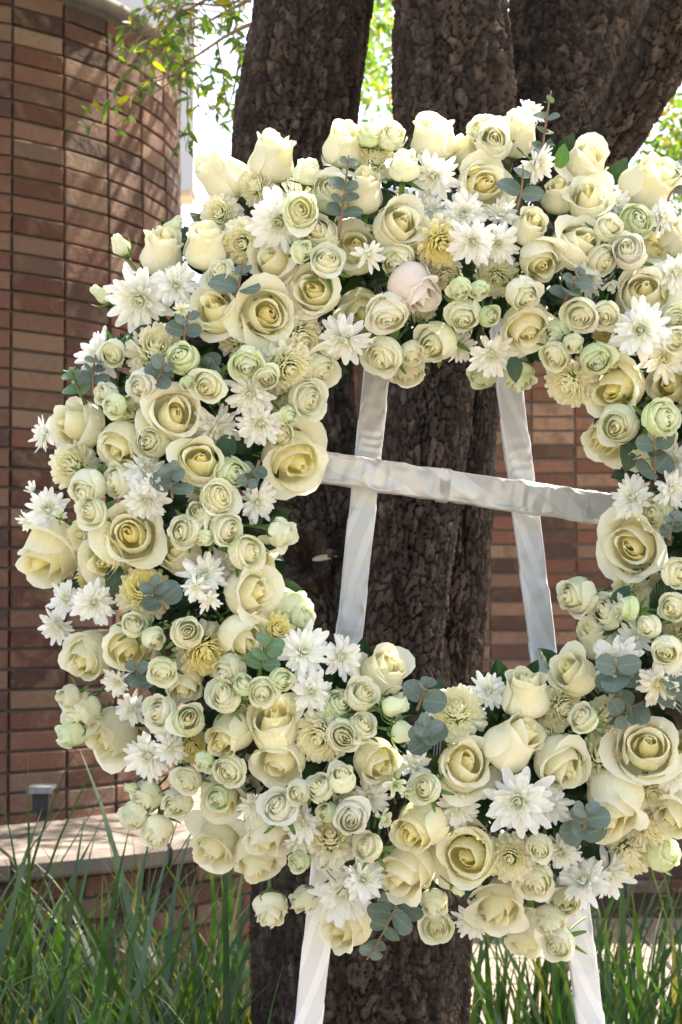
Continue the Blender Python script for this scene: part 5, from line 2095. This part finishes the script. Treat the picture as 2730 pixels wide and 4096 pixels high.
lone_leaf(1282, 385, 70, 60, 'bright green rose leaf backlit beside an upper rose', mat='bright_leaf', seed=0, roll=.5)
lone_leaf(1470, 985, 250, 100, 'dark pointed rose leaf hanging over the wall by the opening', seed=1)
lone_leaf(1445, 1398, 190, 85, 'dark rose leaf behind the spray rose in the opening', seed=2, dz=-2)
lone_leaf(1410, 1395, 55, 62, 'dark oval rose leaf standing up beside a bud in the opening', seed=3)
lone_leaf(1515, 1420, 75, 110, 'long dark rose leaf at three o\'clock below the crossbar', seed=0, dz=-1)
lone_leaf(1420, 1430, 200, 60, 'dark rose leaf just above a white chrysanthemum at half past three', seed=1, dz=-2)
lone_leaf(370, 765, 200, 90, 'dark rose leaf under the large white chrysanthemum near the tower', seed=2, dz=-2)
lone_leaf(1180, 820, 275, 60, 'green pointed rose leaf hanging at the top of the opening', seed=3, dz=2)
lone_leaf(270, 1300, 260, 70, 'dark rose leaf beside white chrysanthemums at half past eight', seed=0, dz=-1)
lone_leaf(530, 1000, 250, 80, 'dark rose leaf near the trunk at half past nine', seed=1, dz=-2)

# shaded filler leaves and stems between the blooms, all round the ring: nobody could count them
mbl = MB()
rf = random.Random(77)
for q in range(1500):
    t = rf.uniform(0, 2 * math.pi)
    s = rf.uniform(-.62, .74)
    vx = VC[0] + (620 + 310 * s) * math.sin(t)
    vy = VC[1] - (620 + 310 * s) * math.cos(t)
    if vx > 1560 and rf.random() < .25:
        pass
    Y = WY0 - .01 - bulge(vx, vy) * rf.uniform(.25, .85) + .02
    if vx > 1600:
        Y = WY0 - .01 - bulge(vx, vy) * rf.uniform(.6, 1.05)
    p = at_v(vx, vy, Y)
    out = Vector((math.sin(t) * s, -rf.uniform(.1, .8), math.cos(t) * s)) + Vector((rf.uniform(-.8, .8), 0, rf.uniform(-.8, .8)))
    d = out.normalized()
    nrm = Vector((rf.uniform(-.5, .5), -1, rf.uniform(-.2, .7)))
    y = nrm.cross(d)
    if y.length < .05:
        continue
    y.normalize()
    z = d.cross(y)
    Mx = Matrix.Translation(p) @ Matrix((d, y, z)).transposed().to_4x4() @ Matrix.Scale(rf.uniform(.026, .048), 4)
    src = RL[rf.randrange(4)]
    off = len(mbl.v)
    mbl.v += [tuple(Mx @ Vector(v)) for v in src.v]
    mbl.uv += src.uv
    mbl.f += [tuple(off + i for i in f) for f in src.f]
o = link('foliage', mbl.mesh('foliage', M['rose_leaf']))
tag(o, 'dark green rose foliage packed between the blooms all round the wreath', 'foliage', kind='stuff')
mbs = MB()
for q in range(330):
    t = rf.uniform(0, 2 * math.pi)
    s = rf.uniform(-.7, .7)
    rad = 620 + 290 * s
    vx, vy = VC[0] + rad * math.sin(t), VC[1] - rad * math.cos(t)
    p1 = at_v(vx, vy, WY0 - .01 - bulge(vx, vy) * rf.uniform(.7, 1.05))
    t2 = t + rf.uniform(-.06, .06)
    vx, vy = VC[0] + (620 + 120 * s) * math.sin(t2), VC[1] - (620 + 120 * s) * math.cos(t2)
    p0 = at_v(vx, vy, WY0)
    mbs.tube([p0, p0.lerp(p1, .5) + Vector((rf.uniform(-.008, .008), 0, rf.uniform(-.008, .008))), p1], [.0026, .0022, .0018], 6)
o = link('stems', mbs.mesh('stems', M['stem']))
tag(o, 'green flower stems running in to the wreath ring', 'stems', kind='stuff')

# ------------------------------------------------------------------ bee
bp = at(2272, 2868, 1.80)
bee = empty('honeybee', bp)
tag(bee, 'small brown honeybee on the spray rose beside the sunlit blooms', 'bee')


def ellipsoid(c, r, n=10, m=8):
    return np.array([[(c[0] + r[0] * math.cos(math.pi * i / (m - 1)), c[1] + r[1] * math.sin(math.pi * i / (m - 1)) * math.cos(2 * math.pi * j / n), c[2] + r[2] * math.sin(math.pi * i / (m - 1)) * math.sin(2 * math.pi * j / n)) for j in range(n)] for i in range(m)])


mb = MB()
mb.grid(ellipsoid((-.005, 0, -.001), (.0055, .0024, .0024)), True)
mb.grid(ellipsoid((.0022, 0, .0006), (.0026, .0022, .0022)), True)
mb.grid(ellipsoid((.0056, 0, 0), (.0014, .0016, .0016)), True)
link('body', mb.mesh('bee_body', M['bee_body']), bee)
for sg in (-1, 1):
    mb = MB()
    mb.grid(leaf_blade(.0085, .0032, .1, 0, 5))
    w_ = link('wing', mb.mesh('wing', M['bee_wing']), bee)
    w_.location = (.002, sg * .0015, .002)
    w_.rotation_euler = (0, R(-12), R(180 - sg * 24))
    for q in range(3):
        mb = MB()
        x0 = .004 - q * .002
        mb.tube([(x0, sg * .0015, -.001), (x0 + .001 - q * .001, sg * .004, .0005), (x0 + .0015 - q * .0015, sg * .0055, -.0035)], .0003, 5)
        link('leg', mb.mesh('bee_leg', M['black_metal']), bee)
bee.rotation_euler = (R(35), R(28), R(150))

# ------------------------------------------------------------------ grass
def grass(name, regions, label, seed):
    rr = np.random.default_rng(seed)
    V, Q, UVs = [], [], []
    n = 9
    for (x0, x1, y0, y1, cnt, lo, hi, lean_x) in regions:
        for q in range(cnt):
            bx, by_ = rr.uniform(x0, x1), rr.uniform(y0, y1)
            L = rr.uniform(lo, hi)
            az = rr.uniform(0, 2 * math.pi)
            lean = abs(rr.normal(0, .28)) + .05
            droop = rr.uniform(.1, .9) * (1 if rr.random() < .7 else 1.8)
            w = rr.uniform(.005, .0145)
            dx, dy = math.cos(az) * lean + lean_x, math.sin(az) * lean * .7
            hd = np.array([dx, dy])
            ln = np.linalg.norm(hd) + 1e-6
            pn = np.array([-dy, dx, 0]) / ln
            tw = rr.uniform(-1.5, 1.5)
            off = len(V)
            x, z, el = 0.0, 0.0, math.pi / 2 - min(ln, 1.2) * .8
            for i in range(n):
                t = i / (n - 1)
                px, py, pz = bx + hd[0] / ln * x, by_ + hd[1] / ln * x, z
                ww = w * (.7 + .3 * min(1, t * 4)) * (1 - t ** 3) + .0003
                ct, st = math.cos(tw * t), math.sin(tw * t)
                sx, sy = pn[0] * ct + .6 * st * hd[0] / ln, pn[1] * ct + .6 * st * hd[1] / ln
                V.append((px - sx * ww, py - sy * ww, pz + .2 * ww))
                V.append((px + sx * ww, py + sy * ww, pz + .2 * ww))
                UVs += [(0, t), (1, t)]
                x += math.cos(el) * L / (n - 1)
                z += math.sin(el) * L / (n - 1)
                el -= droop * (t + .1) / (n - 1) * 1.6
                if i:
                    Q.append((off + 2 * i - 2, off + 2 * i - 1, off + 2 * i + 1, off + 2 * i))
    me = fast_mesh(name, np.array(V), np.array(Q), M['grass'])
    uvl = me.uv_layers.new(name='UVMap')
    li = np.empty(len(me.loops), dtype=np.int32)
    me.loops.foreach_get('vertex_index', li)
    uvl.data.foreach_set('uv', np.array(UVs, dtype=np.float32)[li].ravel())
    o = link(name, me)
    return tag(o, label, 'grass', kind='stuff')


grass('grass', [(-1.35, -.15, 2.5, 4.1, 760, .5, .88, 0), (-1.2, -.2, 2.6, 3.6, 90, .85, 1.22, .05), (-1.6, .2, 3.0, 4.2, 520, .35, .7, 0), (-1.5, -.1, 2.9, 4.2, 300, .25, .6, .3)],
      'tall strap-leaved green grass in front of the bench wall', 31)
grass('grass', [(.45, 1.6, 2.9, 4.2, 330, .5, .88, .15), (.5, 1.3, 2.8, 3.8, 90, .7, 1.15, .35), (.15, .9, 3.2, 4.2, 200, .5, .85, -.05), (.4, 1.7, 3.0, 4.2, 150, .3, .55, .1)],
      'tall arching green grass before the sunlit paving', 32)
# leaf litter along the wall foot
mb = MB()
rl = random.Random(5)
for q in range(420):
    x, y = (rl.uniform(.3, 2.6), rl.uniform(6.2, 7.3)) if q < 300 else (rl.uniform(-1.4, -.2), rl.uniform(4.35, 5.1))
    z = .03
    if q >= 300:
        if math.hypot(x - TC.x, y - TC.y) > BRAD + .05:
            continue
        if rl.random() < .8:
            continue
        z = BZ + .08
    G = leaf_blade(rl.uniform(.03, .06), rl.uniform(.012, .02), .5, rl.uniform(-.4, .4), 5)
    Mx = Matrix.Translation((x, y, z + rl.uniform(0, .012))) @ Euler((rl.uniform(-.5, .5), rl.uniform(-.5, .3), rl.uniform(0, 6.28))).to_matrix().to_4x4()
    mb.grid(np.array([[tuple(Mx @ Vector(p)) for p in row] for row in G]))
tag(link('leaf_litter', mb.mesh('leaf_litter', M['litter'])), 'brown dry leaves scattered along the wall foot and bench top', 'leaf litter', kind='stuff')
